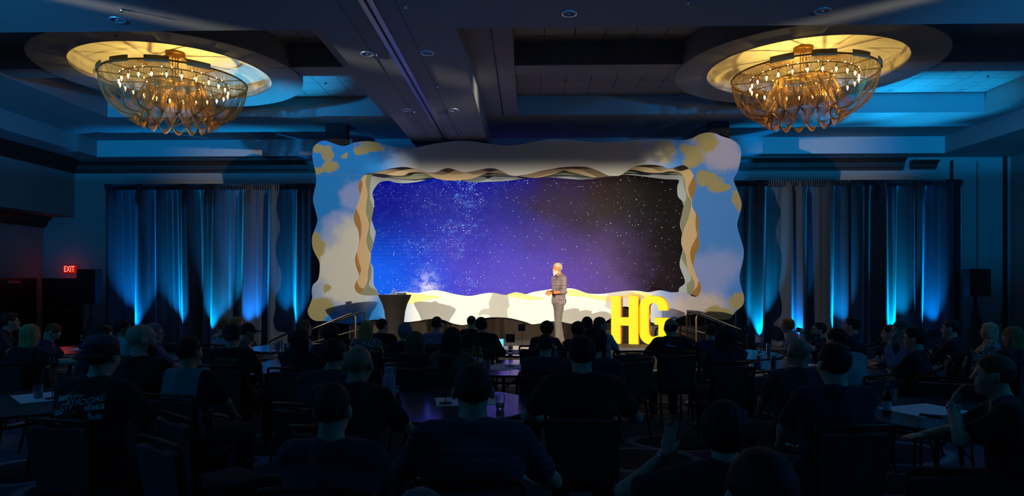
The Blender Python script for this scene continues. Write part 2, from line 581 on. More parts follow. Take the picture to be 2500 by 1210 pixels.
def text_mesh(s, size, extrude=0.0, align='CENTER', font_scale_x=1.0):
    c = bpy.data.curves.new('t', 'FONT')
    c.body = s
    c.size = size
    c.extrude = extrude
    c.align_x = align
    c.align_y = 'CENTER'
    t = bpy.data.objects.new('t', c)
    COL.objects.link(t)
    dg = bpy.context.evaluated_depsgraph_get()
    dg.update()
    me = bpy.data.meshes.new_from_object(t.evaluated_get(dg))
    bpy.data.objects.remove(t)
    bpy.data.curves.remove(c)
    return me


def text(s, size, m, parent, loc, rot=(PI / 2, 0, 0), extrude=0.002, sx=1.0, name='lettering'):
    me = text_mesh(s, size, extrude)
    me.materials.clear()
    me.materials.append(m)
    o = link(name, me, parent, loc, rot)
    o.scale = (sx, 1, 1)
    return o


text('EXIT', .24, mat('exit_letters', (255, 190, 170), .4, var=0, emit=(255, 110, 85), estr=2.2), o, (0, -.033, 0), sx=.62, extrude=.002)
_l = bpy.data.lights.new('exit_glow', 'POINT')
_l.energy = 1.6
_l.color = (1, .05, .03)
_l.shadow_soft_size = .1
link('exit_glow', _l, o, (0, -.25, -.02))

# ------------------------------------------------------------------ stage
ZG = 0.44                      # stage deck height
SY0, SY1 = 13.7, 16.7          # stage front and back
SX0, SX1 = -3.75, 3.62
m_deck = mat('stage_deck', (46, 40, 36), 0.7, var=0.15, scale=8)
m_skirt = mat('stage_skirt', (14, 13, 14), 0.9, var=0.2, scale=18)
m_grey = mat('stage_grey', (86, 76, 68), 0.8, var=0.1, scale=12)
st = empty('stage', (0, 0, 0), label='low black-skirted stage platform in front of the starry screen', cat='stage')
nx = 3
dw = (SX1 - SX0) / nx
for i in range(nx):
    for j in range(2):
        y0, y1 = SY0 + j * 1.5, SY0 + j * 1.5 + 1.5
        MB().box(SX0 + dw * i + .003, SX0 + dw * (i + 1) - .003, y0 + .003, y1 - .003, ZG - .05, ZG).build('deck_panel', m_deck, st)
MB().box(SX0, SX1, SY0 - .012, SY0 + .0, ZG - .06, ZG - .002).build('edge_trim', m_alu, st)
m = MB()
pl = []
for i in range(150):
    u = i / 149
    pl.append((SX0 + (SX1 - SX0) * u, SY0 - .005 + .018 * math.sin(u * 260)))
vs = [(x, y, 0.0) for x, y in pl] + [(x, y, ZG - .06) for x, y in pl]
m.add(vs, [(i, i + 1, 151 + i, 150 + i) for i in range(149)])
m.box(SX0, SX0 + .02, SY0, SY1, 0, ZG - .05).box(SX1 - .02, SX1, SY0, SY1, 0, ZG - .05)
m.build('skirt', m_skirt, st, 60)

# grey side risers and the stair units with double hand rails
m_rail = mat('rail_steel', (120, 108, 92), .25, 1.0, var=.06)
for sgn, xe, lab in ((-1, -3.80, 'black stair unit with twin steel handrails beside the cocktail table end'), (1, 3.68, 'black stair unit with twin steel handrails beside the yellow letters end')):
    o = empty('stair_unit', (xe, 15.1, 0), label=lab, cat='stairs')
    for k in range(2):
        MB().box(min(0, sgn * .02) + sgn * (.02 + .32 * k) if sgn > 0 else -.34 - .32 * k, (.34 + .32 * k) if sgn > 0 else -.02 - .32 * k, -.5, .45, ZG - .16 - .15 * k, ZG - .13 - .15 * k).build('tread', m_skirt, o)
        MB().box(sgn * (.34 + .32 * k) - .008, sgn * (.34 + .32 * k) + .008, -.5, .45, ZG - .165 - .15 * k, ZG - .125 - .15 * k).build('nosing', m_alu, o)
    MB().box(min(sgn * .02, sgn * .66), max(sgn * .02, sgn * .66), -.5, -.47, 0.0, ZG - .31).box(min(sgn * .02, sgn * .34), max(sgn * .02, sgn * .34), -.5, -.47, 0.0, ZG - .16).build('stringer', m_skirt, o)
    for yy in (-.46, .42):
        pts = [(sgn * .02, yy, ZG - .1)] + [(sgn * .02, yy, 1.0)]
        pts += [(sgn * (.02 + .1 * (1 - math.cos(a))), yy, 1.0 + .1 * math.sin(a)) for a in (PI / 8, PI / 4, 3 * PI / 8, PI / 2)]
        pts += [(sgn * 1.02, yy, .74), (sgn * 1.10, yy, .68), (sgn * 1.12, yy, .60), (sgn * 1.12, yy, .02)]
        rl = MB().tube(pts, .021, 10).build('handrail', m_rail, o, 60)
        MB().tube([(sgn * .03, yy, .72), (sgn * 1.11, yy, .42)], .014, 8).build('mid_rail', m_rail, rl, 60)
for nm, xa, xb in (('riser_panel', 856, 962), ('riser_panel', 1590, 1722)):
    a, b = W(xa, Y=15.72).x, W(xb, Y=15.72).x
    o = MB().box(a, b, 15.70, 15.76, ZG, .76).build(nm, m_grey, None, label='grey masking panel under the picture frame beside the ' + ('cocktail table' if xa < 1000 else 'bald man in black polo'), cat='panel')
    for e_ in (a - .025, b):
        MB().box(e_, e_ + .025, 15.69, 15.77, ZG, .77).build('edge_profile', m_alu, o)

# pleated dark base drape below the picture frame
m_base = mat('base_drape', (44, 35, 29), 0.9, var=0.15, scale=25, spec=.2)
m_basek = mat('base_drape_black', (12, 11, 12), 0.9, var=0.15, scale=25)


def pleats(x0, x1, y, z0, z1, amp, per, n, seed):
    rr = random.Random(seed)
    ph = [rr.uniform(0, 6.28) for _ in range(4)]
    vs = []
    for k in range(5):
        z = z0 + (z1 - z0) * k / 4
        for i in range(n + 1):
            u = i / n
            x = x0 + (x1 - x0) * u
            w = amp * (math.sin(x * 2 * PI / per + ph[0]) + .5 * math.sin(x * 2 * PI / per * 2.3 + ph[1] + .4 * math.sin(x)))
            vs.append((x, y + w * (1.0 - .35 * k / 4), z))
    return vs, [(k * (n + 1) + i, k * (n + 1) + i + 1, (k + 1) * (n + 1) + i + 1, (k + 1) * (n + 1) + i) for k in range(4) for i in range(n)]


m = MB()
m.add(*pleats(-2.95, 3.25, 16.10, ZG, 1.35, .02, .42, 300, 3))
m.build('base_drape', m_base, None, 60, label='brown-grey pleated skirt drape under the middle of the picture frame', cat='drape')
for a, b, t in ((-4.15, -2.96, 'cocktail table end'), (3.26, 4.25, 'yellow letters end')):
    m = MB()
    m.add(*pleats(a, b, 16.10, ZG, 1.25, .02, .36, 120, 5))
    m.build('base_drape', m_basek, None, 60, label='black pleated skirt drape under the picture frame, ' + t, cat='drape')

# ------------------------------------------------------------------ layered picture frame (cut-out flats, one behind the other)
OUT = [(762, 375.5), (766, 358), (780, 346), (793.5, 343), (807, 347), (823, 353), (839, 356), (851, 353), (869, 347), (899, 344), (928, 349), (958, 357), (988, 361), (1021, 359), (1056, 351.5), (1098, 345.5), (1133, 344), (1168, 346.6), (1203, 352), (1238, 355), (1273, 352), (1308, 345), (1350, 339.6), (1400, 341.6), (1442, 346), (1477, 347), (1513, 345), (1555, 341), (1597, 339), (1639, 340), (1667, 342), (1690, 337), (1707, 328), (1729, 323), (1748, 326), (1763, 332.6), (1783, 339), (1800, 349), (1808.5, 364), (1808.5, 385), (1802, 417), (1791, 437), (1798, 458), (1808.5, 486), (1810.6, 503), (1804, 529), (1800, 551), (1809, 585), (1816, 610), (1814, 636), (1807, 663), (1805.6, 684), (1811, 705), (1816.5, 723.5), (1814, 744), (1795, 760.6), (1779, 779), (1740, 777), (1703, 769), (1684, 768), (1665, 772), (1649, 780), (1625, 789), (1595, 788), (1565, 770), (1540, 752), (1522, 748), (1506, 758), (1491, 776), (1470, 787), (1436, 791), (1390, 789), (1365, 784), (1337, 785), (1318, 789), (1299, 791), (1285, 786), (1247, 776.5), (1209, 774), (1178, 777), (1148, 789), (1128, 793), (1102, 788), (1079.6, 779.6), (1052, 778), (1019, 783), (987, 786), (955, 783), (925, 780), (905, 781), (860, 790), (820, 788), (791, 783), (771, 783), (756.7, 774), (751, 758.6), (755.6, 745), (762, 727), (761, 712), (763.4, 696), (775.7, 683), (780, 665), (780, 640), (771, 622.5), (763.4, 604.7), (761.6, 580), (769, 558), (774.6, 540), (774, 530), (769, 510), (764, 488.6), (767, 467), (772, 443), (770, 419), (765, 399)]
T1 = [(898.6, 422), (912.5, 421.5), (928, 417), (958, 410), (988, 407), (1014, 412), (1042, 420), (1063, 420), (1084, 411), (1098, 410), (1126, 418.7), (1140, 420), (1182, 411.7), (1203, 410), (1224, 416.6), (1245, 427), (1266, 428.5), (1294, 424), (1322, 416.6), (1350, 411.7), (1372, 407.7), (1407, 406), (1435, 407.7), (1463.5, 418), (1484.6, 428), (1496, 429), (1513, 428), (1534, 415), (1548, 407), (1569, 402), (1597, 402), (1618, 405.6), (1632, 412), (1651.6, 407), (1664.5, 403), (1675, 404.5), (1688, 415)]
R1 = [(1694.6, 428), (1701, 447.5), (1700, 460), (1691, 486), (1691, 503), (1700, 520.6), (1707, 535.6), (1706, 570), (1709, 601), (1700, 619), (1694.5, 642.6), (1696, 659), (1705, 682), (1712, 696), (1712, 712), (1703, 723), (1691, 723), (1679.5, 716.6), (1665, 712)]
B1 = [(1651, 713), (1637, 713), (1611, 708), (1584, 713), (1561, 710), (1535, 709), (1499, 713), (1474, 716.6), (1451, 717), (1432, 715), (1409, 706.5), (1388, 703), (1360, 704), (1331, 707.5), (1299, 713), (1283, 718), (1259, 716), (1236, 720), (1201, 714), (1171, 718), (1148, 722), (1117.6, 719), (1079.6, 710), (1057, 708), (1038.6, 711), (1017, 714.7), (988, 712), (965.6, 713), (938, 719)]
L1 = [(900.6, 721), (885, 720), (869, 712), (864, 699.5), (868, 687), (875, 672), (869, 654), (865, 631.5), (871.6, 607), (875.6, 587), (873, 562), (865, 546), (862, 528), (869, 506), (877, 485), (877, 473), (873, 455), (877, 441), (887, 428)]
# deeper layers: top, right and left edges; their lower edge runs behind the front flat
TB = [(882, 433), (905, 417), (960, 404), (1100, 402), (1300, 402), (1500, 404), (1660, 398), (1690, 420)]
RB = [(1694.5, 428), (1683, 452), (1681.7, 465), (1690, 488), (1698, 510), (1700, 523), (1699, 538), (1700, 560), (1702.6, 575.5), (1689, 603), (1686, 622), (1693, 649.5), (1702.6, 672.6), (1706, 686.5), (1702.6, 700), (1693, 709.7), (1680, 722)]
LB = [(880, 722), (887, 706), (878, 700.6), (870.5, 685), (876, 672), (880.6, 658), (874, 634), (870.5, 611), (876.5, 593.5), (881, 567), (881, 548), (877, 528), (869, 507), (872, 490), (879, 473), (884, 449)]
TC = [(893, 431), (900, 424), (925, 423), (958, 428), (985, 428), (1000, 421), (1028, 420.5), (1042, 424), (1063, 435), (1091, 440), (1119, 440), (1147, 437), (1168, 430.6), (1186, 422), (1203, 421.5), (1231, 424), (1252, 430), (1273, 431), (1301, 433.7), (1322, 432), (1351, 424.5), (1372, 417), (1386, 417.5), (1414, 424.5), (1442, 431.5), (1463.5, 433), (1484.6, 429.4), (1508, 424), (1527, 418), (1538, 414), (1555, 415.7), (1583, 421), (1611, 421.7), (1632, 418), (1653, 419)]
RC = [(1665.5, 424), (1674, 443), (1677, 469), (1688, 488), (1688, 508), (1679.5, 538), (1672, 556), (1664.5, 582), (1668, 605.5), (1676, 624), (1679.5, 654), (1691, 677), (1698, 693.5), (1693, 709.7), (1680, 722)]
LC = [(875, 722), (887, 705), (896, 685), (897, 660.5), (902, 640), (904, 622.5), (896, 602.5), (893, 582), (896, 569), (899.5, 549), (897, 535), (892, 518), (893, 494.5), (896, 471), (891, 447)]
TD = [(906, 431), (915, 424), (950, 430), (1000, 438), (1060, 433), (1100, 436), (1190, 428), (1300, 431), (1380, 427), (1460, 432), (1500, 424), (1560, 422), (1640, 424)]
RD_ = [(1665.5, 428), (1669, 439), (1672, 460), (1677, 477), (1671, 499), (1665, 525), (1662, 542), (1666, 568), (1668, 590), (1669, 612.5), (1664.5, 628.7), (1675, 647), (1687.6, 672.6), (1686, 686.5), (1677, 694.6), (1672, 722)]
LD = [(935, 722), (918, 708), (903, 700), (900, 692), (904, 676), (906, 658), (904, 642.6), (904, 625), (905, 614), (910.7, 593.5), (904, 576), (902, 560), (905.6, 535), (910.5, 508), (902.6, 484.6), (902.6, 459)]
TE = [(914.5, 457), (928, 444), (948, 441), (960, 444), (978, 447), (1000, 446), (1028, 442), (1056, 435), (1090, 433), (1126, 440), (1147, 444.6), (1182, 444), (1224, 442), (1266, 437.6), (1294, 434), (1330, 432), (1372, 435), (1414, 438), (1442, 437), (1470.5, 433.6), (1513, 427), (1541, 427), (1583, 432), (1625, 437), (1653, 438)]
RE = [(1659, 442), (1654.6, 455), (1656, 478), (1666.6, 490.5), (1670, 503), (1669, 518), (1661, 544), (1667, 573), (1664, 592), (1668, 610), (1661, 636), (1662, 654), (1672.6, 682), (1671, 693.5), (1659, 703), (1652, 722)]
LE = [(936, 724), (918.5, 707), (910.7, 691.7), (910.7, 674), (909.6, 651.5), (904, 640), (905, 616), (910.7, 593.5), (916, 568), (912.5, 556), (905.6, 532), (910.5, 510), (912.5, 490.5), (908, 472.7)]


def smooth_loop(px, Y, sub=3):
    """closed Catmull-Rom through pixel points, placed on the plane Y"""
    P = [W(x, y, Y=Y) for x, y in px]
    n = len(P)
    out = []
    for i in range(n):
        a, b, c, d = P[i - 1], P[i], P[(i + 1) % n], P[(i + 2) % n]
        for k in range(sub):
            t = k / sub
            q = .5 * ((2 * b) + (c - a) * t + (2 * a - 5 * b + 4 * c - d) * t * t + (3 * b - a - 3 * c + d) * t ** 3)
            out.append((q.x, q.z))
    return out


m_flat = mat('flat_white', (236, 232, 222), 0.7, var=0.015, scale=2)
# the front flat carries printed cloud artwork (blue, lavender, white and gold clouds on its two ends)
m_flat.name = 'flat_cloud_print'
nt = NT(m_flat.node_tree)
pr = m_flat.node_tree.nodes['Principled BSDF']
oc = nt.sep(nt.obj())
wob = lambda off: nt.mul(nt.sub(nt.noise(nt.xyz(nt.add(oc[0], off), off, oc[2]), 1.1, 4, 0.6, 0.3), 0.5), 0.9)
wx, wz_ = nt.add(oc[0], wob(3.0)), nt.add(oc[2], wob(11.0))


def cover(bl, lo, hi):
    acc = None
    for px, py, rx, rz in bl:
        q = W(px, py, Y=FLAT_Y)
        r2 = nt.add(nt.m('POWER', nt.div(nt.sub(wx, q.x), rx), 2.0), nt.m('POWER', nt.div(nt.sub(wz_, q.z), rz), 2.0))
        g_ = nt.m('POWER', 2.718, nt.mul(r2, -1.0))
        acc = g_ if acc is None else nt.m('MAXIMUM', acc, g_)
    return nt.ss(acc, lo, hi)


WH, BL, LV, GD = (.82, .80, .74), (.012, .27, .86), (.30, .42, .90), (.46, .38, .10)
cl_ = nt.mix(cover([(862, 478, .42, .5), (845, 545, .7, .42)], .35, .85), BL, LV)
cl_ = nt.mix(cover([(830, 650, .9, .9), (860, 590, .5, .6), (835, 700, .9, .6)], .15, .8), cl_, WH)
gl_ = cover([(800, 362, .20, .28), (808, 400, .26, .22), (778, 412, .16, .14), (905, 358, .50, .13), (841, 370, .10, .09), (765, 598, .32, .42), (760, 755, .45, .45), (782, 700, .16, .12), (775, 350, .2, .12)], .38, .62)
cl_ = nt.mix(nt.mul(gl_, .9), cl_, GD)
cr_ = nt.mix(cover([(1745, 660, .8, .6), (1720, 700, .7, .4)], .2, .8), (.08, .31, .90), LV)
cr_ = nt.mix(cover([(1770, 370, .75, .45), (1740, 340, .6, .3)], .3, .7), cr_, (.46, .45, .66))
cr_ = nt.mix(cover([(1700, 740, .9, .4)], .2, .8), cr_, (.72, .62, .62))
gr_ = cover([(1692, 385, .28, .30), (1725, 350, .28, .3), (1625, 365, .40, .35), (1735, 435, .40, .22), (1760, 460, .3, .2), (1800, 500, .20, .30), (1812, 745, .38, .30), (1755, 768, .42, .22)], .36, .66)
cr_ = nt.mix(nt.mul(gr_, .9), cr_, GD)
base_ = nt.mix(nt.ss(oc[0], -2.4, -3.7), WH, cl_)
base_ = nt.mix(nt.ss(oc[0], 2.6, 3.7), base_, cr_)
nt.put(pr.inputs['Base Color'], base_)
m_brown = mat('flat_brown', (176, 132, 74), 0.75, var=0.03, scale=3)
m_cream = mat('flat_cream', (232, 204, 160), 0.75, var=0.02, scale=3)
m_sage = mat('flat_sage', (158, 164, 138), 0.75, var=0.03, scale=3)
m_pale = mat('flat_pale', (206, 216, 226), 0.75, var=0.02, scale=3)
pf = empty('picture_frame', (0, 0, 0), label='giant cut-out wavy picture frame of layered flats around the starry screen', cat='stage set')
y = FLAT_Y
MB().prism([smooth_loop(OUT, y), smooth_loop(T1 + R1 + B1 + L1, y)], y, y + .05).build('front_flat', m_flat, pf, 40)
for nm, T, R, L, mm, dy, bot in (('brown_flat', TB, RB, LB, m_brown, .14, 735), ('cream_flat', TC, RC, LC, m_cream, .28, 735), ('sage_flat', TD, RD_, LD, m_sage, .42, 735), ('pale_flat', TE, RE, LE, m_pale, .56, 735)):
    yy = y + dy
    ou = [W(px, py, Y=yy) for px, py in ((857, 385), (1250, 372), (1718, 385), (1718, 745), (1250, 752), (857, 745))]
    MB().prism([[(q.x, q.z) for q in ou], smooth_loop(T + R + [(1600, 733), (1250, 735), (1000, 733)] + L, yy)], yy, yy + .05).build(nm, mm, pf, 40)
# low dune pieces laid on the front flat
m_dune = mat('dune_yellow', (255, 226, 140), 0.7, var=0.03, scale=2)
for D in ([(1236, 720.5), (1247, 716), (1259, 713), (1272, 715), (1283, 718), (1302, 723), (1330, 728), (1300, 731), (1265, 727)],
          [(1388, 707), (1405, 708), (1440, 718), (1470, 722), (1495, 724), (1496, 735), (1460, 731), (1425, 723), (1388, 721)],
          [(985, 715), (1010, 717), (1045, 720), (1078, 724), (1050, 729), (1020, 737), (985, 740)],
          [(1520, 724), (1535, 716), (1552, 712), (1572, 714), (1595, 722), (1560, 726)]):
    lp = smooth_loop(D, y - .012)
    MB().prism([lp], y - .012, y - .001).build('dune_piece', m_dune, pf, 40)
# panel joints of the front flat
for xa, xb, py in ((768, 885, 427), (1700, 1796, 417)):
    MB().box(W(xa, Y=y).x, W(xb, Y=y).x, y - .002, y + .01, W(xa, py, Y=y).z - .006, W(xa, py, Y=y).z).build('panel_joint', mat('joint_grey', (150, 148, 142), .8), pf)

# ------------------------------------------------------------------ LED screen with a star field
ml = bpy.data.materials.new('led_stars')
ml.use_nodes = True
nt = NT(ml.node_tree)
p = ml.node_tree.nodes['Principled BSDF']
p.inputs['Base Color'].default_value = (.008, .008, .009, 1)
p.inputs['Roughness'].default_value = .7
p.inputs['Specular IOR Level'].default_value = .15
LY = FLAT_Y + .75
c0, c1 = W(900, 722, Y=LY), W(1680, 425, Y=LY)
oc = nt.sep(nt.obj())
u = nt.div(nt.sub(oc[0], c0.x), c1.x - c0.x)
v = nt.div(nt.sub(oc[2], c0.z), c1.z - c0.z)
wz = nt.noise(nt.xyz(nt.mul(u, 3.0), nt.mul(v, 1.4), 0.0), 1.4, 4, .55)
wz2 = nt.noise(nt.xyz(nt.mul(u, 3.0), nt.mul(v, 1.4), 5.0), 1.1, 3, .5)
uu = nt.add(u, nt.mul(nt.sub(wz, .5), .30))
vv = nt.add(v, nt.mul(nt.sub(wz2, .5), .55))
top = nt.ramp(uu, [(0, s2l((0, 8, 128))), (.30, s2l((0, 10, 150))), (.47, s2l((25, 18, 120))), (.60, s2l((44, 26, 62))), (.72, s2l((40, 24, 20))), (.86, s2l((14, 8, 8))), (1, s2l((8, 5, 6)))])
bot = nt.ramp(uu, [(0, s2l((0, 96, 240))), (.16, s2l((10, 70, 225))), (.30, s2l((72, 60, 200))), (.45, s2l((92, 72, 196))), (.62, s2l((96, 66, 168))), (.78, s2l((92, 64, 122))), (.90, s2l((30, 16, 24))), (1, s2l((10, 5, 6)))])
bg = nt.mix(nt.ss(vv, .12, .78), bot, top)
# milky-way density along a drifting band plus one nebula clump at the foot
band_u = nt.add(nt.add(.17, nt.mul(v, .10)), nt.mul(nt.m('MULTIPLY', v, v), .06))
den = nt.m('POWER', 2.718, nt.mul(nt.m('POWER', nt.div(nt.sub(u, band_u), .085), 2.0), -1.0))
band2 = nt.m('POWER', 2.718, nt.mul(nt.m('POWER', nt.div(nt.sub(u, nt.add(.30, nt.mul(v, .02))), .05), 2.0), -1.0))
band2 = nt.mul(band2, nt.ss(v, .5, .05))
den = nt.m('MAXIMUM', den, nt.mul(band2, .7))
patch = nt.noise(nt.xyz(nt.mul(u, 9.0), nt.mul(v, 4.2), 2.0), 1.3, 4, .6)
den = nt.m('ADD', nt.mul(den, nt.ss(patch, .42, .66)), nt.mul(nt.ss(u, .75, .1), .10), clamp=True)
cl = nt.m('POWER', 2.718, nt.mul(nt.add(nt.m('POWER', nt.div(nt.sub(u, .185), .030), 2.0), nt.m('POWER', nt.div(nt.sub(v, .06), .11), 2.0)), -1.0))
cl = nt.mul(cl, nt.ss(nt.noise(nt.xyz(nt.mul(u, 30.0), nt.mul(v, 13.0), 0.0), 1.6, 5, .7), .36, .62))
haze = nt.mul(den, nt.ss(nt.noise(nt.xyz(nt.mul(u, 24.0), nt.mul(v, 11.0), 8.0), 1.5, 5, .65), .48, .70))


def stars(scale, rad, thr_lo, thr_hi):
    vo = nt.n('TexVoronoi', feature='F1', voronoi_dimensions='2D')
    nt.put(vo.inputs['Vector'], nt.xyz(nt.mul(u, 2.5 * scale), nt.mul(v, 1.0 * scale), 0.0))
    vo.inputs['Scale'].default_value = 1.0
    rnd = nt.sep(vo.outputs['Color'])
    thr = nt.ss(den, 0.0, .8, thr_lo, thr_hi)
    on = nt.m('GREATER_THAN', rnd[0], thr)
    r = nt.mul(nt.add(.35, rnd[1]), rad)
    disc = nt.ss(vo.outputs['Distance'], nt.mul(r, .4), r, 1.0, 0.0)
    return nt.mul(nt.mul(on, disc), nt.add(.35, nt.mul(rnd[2], .9)))


s = nt.m('MAXIMUM', stars(20, .075, .945, .55), stars(44, .15, .955, .40))
s = nt.m('MAXIMUM', s, nt.mul(stars(90, .24, .955, .45), .55))
bg = nt.mix(nt.mul(haze, .55), bg, s2l((90, 150, 255)))
bg = nt.mix(cl, bg, s2l((225, 220, 255)))
line = nt.mul(nt.ss(nt.m('SINE', nt.mul(v, 210.0)), .2, 1.0), nt.mul(nt.ss(v, .62, .5), nt.ss(v, .25, .34)))
bg = nt.mix(nt.mul(nt.mul(line, nt.ss(u, .5, .1)), .30), bg, s2l((0, 10, 130)))
sc_ = nt.mix(s, bg, s2l((225, 238, 255)))
nt.put(p.inputs['Emission Color'], sc_)
p.inputs['Emission Strength'].default_value = 1.0
led = empty('led_screen', (0, LY, 0), label='wide video wall showing a blue and purple starry night sky', cat='screen')
xs = [W(890, Y=LY).x, W(1700, Y=LY).x]
ncol, nrow = 13, 5
pw, ph = (xs[1] - xs[0]) / ncol, (c1.z + .12 - (c0.z - .15)) / nrow
for i in range(ncol):
    for j in range(nrow):
        x0, z0 = xs[0] + pw * i, c0.z - .15 + ph * j
        MB().box(x0 + .0003, x0 + pw - .0003, 0, .06, z0 + .0003, z0 + ph - .0003).build('led_panel', ml, led)
MB().box(xs[0] - .05, xs[1] + .05, .062, .13, .0, .06).box(xs[0] - .05, xs[0] + .05, .062, .13, 0, c1.z).box(xs[1] - .05, xs[1] + .05, .062, .13, 0, c1.z).box(xs[0], xs[1], .062, .09, c1.z - .4, c1.z).build('support_frame', m_black, led)

# ------------------------------------------------------------------ yellow letters
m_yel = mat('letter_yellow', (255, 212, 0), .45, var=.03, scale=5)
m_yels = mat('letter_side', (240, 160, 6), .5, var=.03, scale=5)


def letter(name, loops, px, Y, rz, lab, depth=.26):
    loops = [[(x * .93, z) for x, z in lp] for lp in loops]
    base = W(px, 835, Y=Y)
    me = MB().prism(loops, 0, .012)
    o = empty(name, (base.x, Y, ZG), rz, label=lab, cat='letter')
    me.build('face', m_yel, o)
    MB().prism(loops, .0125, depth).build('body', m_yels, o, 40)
    return o


H = 1.05
hl = [(0, 0), (.22, 0), (.22, .40), (.42, .40), (.42, 0), (.64, 0), (.64, H), (.42, H), (.42, .58), (.22, .58), (.22, H), (0, H)]


def arc(cx, cz, rx, rz, a0, a1, n=8):
    return [(cx + rx * math.cos(math.radians(a0 + (a1 - a0) * i / n)), cz + rz * math.sin(math.radians(a0 + (a1 - a0) * i / n))) for i in range(n + 1)]


g = arc(.26, .27, .26, .27, 180, 270) + [(.66, 0), (.66, .58), (.36, .58), (.36, .43), (.45, .43), (.45, .2), (.36, .17)] + arc(.33, .27, .105, .11, 270, 180)[1:] \
    + arc(.335, .80, .11, .10, 180, 0)[0:] + [(.445, .74), (.66, .74)] + arc(.40, .79, .26, .26, 0, 90) + arc(.26, .79, .26, .26, 90, 180)
letter('letter_h', [hl], 1492, 14.7, math.radians(-20), 'big yellow block letter H standing on the stage')
letter('letter_g', [g], 1560, 14.55, math.radians(-20), 'big yellow block letter G standing on the stage')

# ------------------------------------------------------------------ cocktail table with glass and microphone
q = W(964, 720, Y=15.0)
o = empty('cocktail_table', (q.x, 15.0, ZG), label='tall cocktail table in a tight black stretch cover on the stage', cat='table')
zt = q.z - ZG
m_spandex = mat('spandex_black', (23, 19, 17), .8, var=.1, scale=30, spec=.2)
prof = [(.23, .0), (.235, .02), (.215, .12), (.205, .3), (.21, .5), (.235, .7), (.28, .86), (.335, .97), (.365, zt - .02), (.37, zt)]
MB().lathe(prof, 48, cap=False).build('cover', m_spandex, o, 60)
MB().lathe([(0.001, zt - .01), (.368, zt - .01), (.372, zt), (.368, zt + .008), (0.001, zt + .008)], 48).build('top', m_spandex, o, 40)
m_glass = mat('clear_glass', (235, 240, 245), .05, var=0, trans=.9, spec=.6)
TABZ = .75


def tumbler(name, loc, h=.10, r=.036, liquid=None, lab='', grp=None):
    o = empty(name, loc, label=lab, cat='glass', group=grp)
    MB().lathe([(0.001, .002), (r * .78, .002), (r * .82, .006), (r, h), (r * .94, h), (r * .76, .012), (0.001, .012)], 20, cap=False).build('tumbler', m_glass, o, 50)
    if liquid:
        MB().lathe([(0.001, .013), (r * .74, .013), (r * .85, h * .45), (0.001, h * .45)], 20, cap=False).build('drink', mat('drink_' + str(liquid[0]), liquid, .1, var=0, trans=.4), o, 50)
    return o


tumbler('water_glass', (q.x - .02, 14.95, zt + ZG + .008), .115, .045, (200, 210, 220), 'clear water glass standing on the cocktail table')
o = empty('microphone', (q.x + .20, 14.90, zt + ZG + .034), label='black handheld microphone lying on the cocktail table', cat='microphone')
MB().lathe([(.0, -.14), (.016, -.14), (.018, .02), (.024, .03)], 14, Matrix.Rotation(PI / 2, 4, 'Y'), cap=False).build('handle', m_black, o, 50)
MB().sphere((.055, 0, 0), .026, 12, 8).build('grille', mat('mic_grille', (60, 60, 62), .5, .7), o, 60)

# ------------------------------------------------------------------ drapes
def drape_mat():
    m = mat('drape_blue', (28, 42, 60), .85, var=.10, scale=40, sheen=.35)
    return m


m_drape = drape_mat()
m_valance = mat('drape_header', (28, 44, 62), .85, var=.15, scale=60)


def drape(x0, x1, y, ztop, seed, lab):
    rr = random.Random(seed)
    o = empty('pipe_drape', ((x0 + x1) / 2, y, 0), label=lab, cat='curtain')
    npan = max(3, int((x1 - x0) / 1.15))
    wpan = (x1 - x0) / npan
    for k in range(npan):
        a = x0 + wpan * k - (x0 + x1) / 2
        n, nz = 72, 14
        ph = [rr.uniform(0, 6.28) for _ in range(5)]
        fr = [rr.uniform(1.5, 2.3), rr.uniform(3.2, 4.6), rr.uniform(7, 10)]
        gx = rr.uniform(-.06, .06)
        vs = []
        for j in range(nz + 1):
            t = j / nz
            z = .015 + (ztop - .015) * t
            g = 1.0 - .35 * t
            for i in range(n + 1):
                s_ = i / n
                x = a + wpan * s_ + gx * (1 - t) * math.sin(PI * s_)
                d = .150 * g * math.sin(2 * PI * fr[0] * s_ + ph[0] + .35 * (1 - t))
                d += .065 * g * math.sin(2 * PI * fr[1] * s_ + ph[1] - .5 * t)
                d += .02 * (0.5 + t) * math.sin(2 * PI * fr[2] * s_ + ph[2])
                d += .05 * math.sin(PI * s_) * (1 - t)
                if t > .97:
                    d *= .3
                vs.append((x, d, z))
        fs = [(j * (n + 1) + i, j * (n + 1) + i + 1, (j + 1) * (n + 1) + i + 1, (j + 1) * (n + 1) + i) for j in range(nz) for i in range(n)]
        m = MB()
        m.add(vs, fs)
        m.build('drape_panel', m_drape, o, 80)
        # gathered header
        m = MB()
        vs = []
        for j in range(3):
            for i in range(121):
                s_ = i / 120
                vs.append((a + wpan * s_, -.05 + .022 * math.sin(s_ * 150 + ph[3] + j * .6) + (.02 if j == 1 else 0), ztop - .13 + .075 * j))
        m.add(vs, [(j * 121 + i, j * 121 + i + 1, (j + 1) * 121 + i + 1, (j + 1) * 121 + i) for j in range(2) for i in range(120)])
        m.build('gathered_header', m_valance, o, 60)
    MB().tube([(x0 - (x0 + x1) / 2 - .03, 0, ztop - .03), (x1 - (x0 + x1) / 2 + .03, 0, ztop - .03)], .022, 8).build('pipe', m_alu, o, 60)
    for x in (x0, x1):
        MB().tube([(x - (x0 + x1) / 2, .05, 0.0), (x - (x0 + x1) / 2, .05, ztop + .03)], .025, 8).build('upright', m_alu, o, 60)
    return o


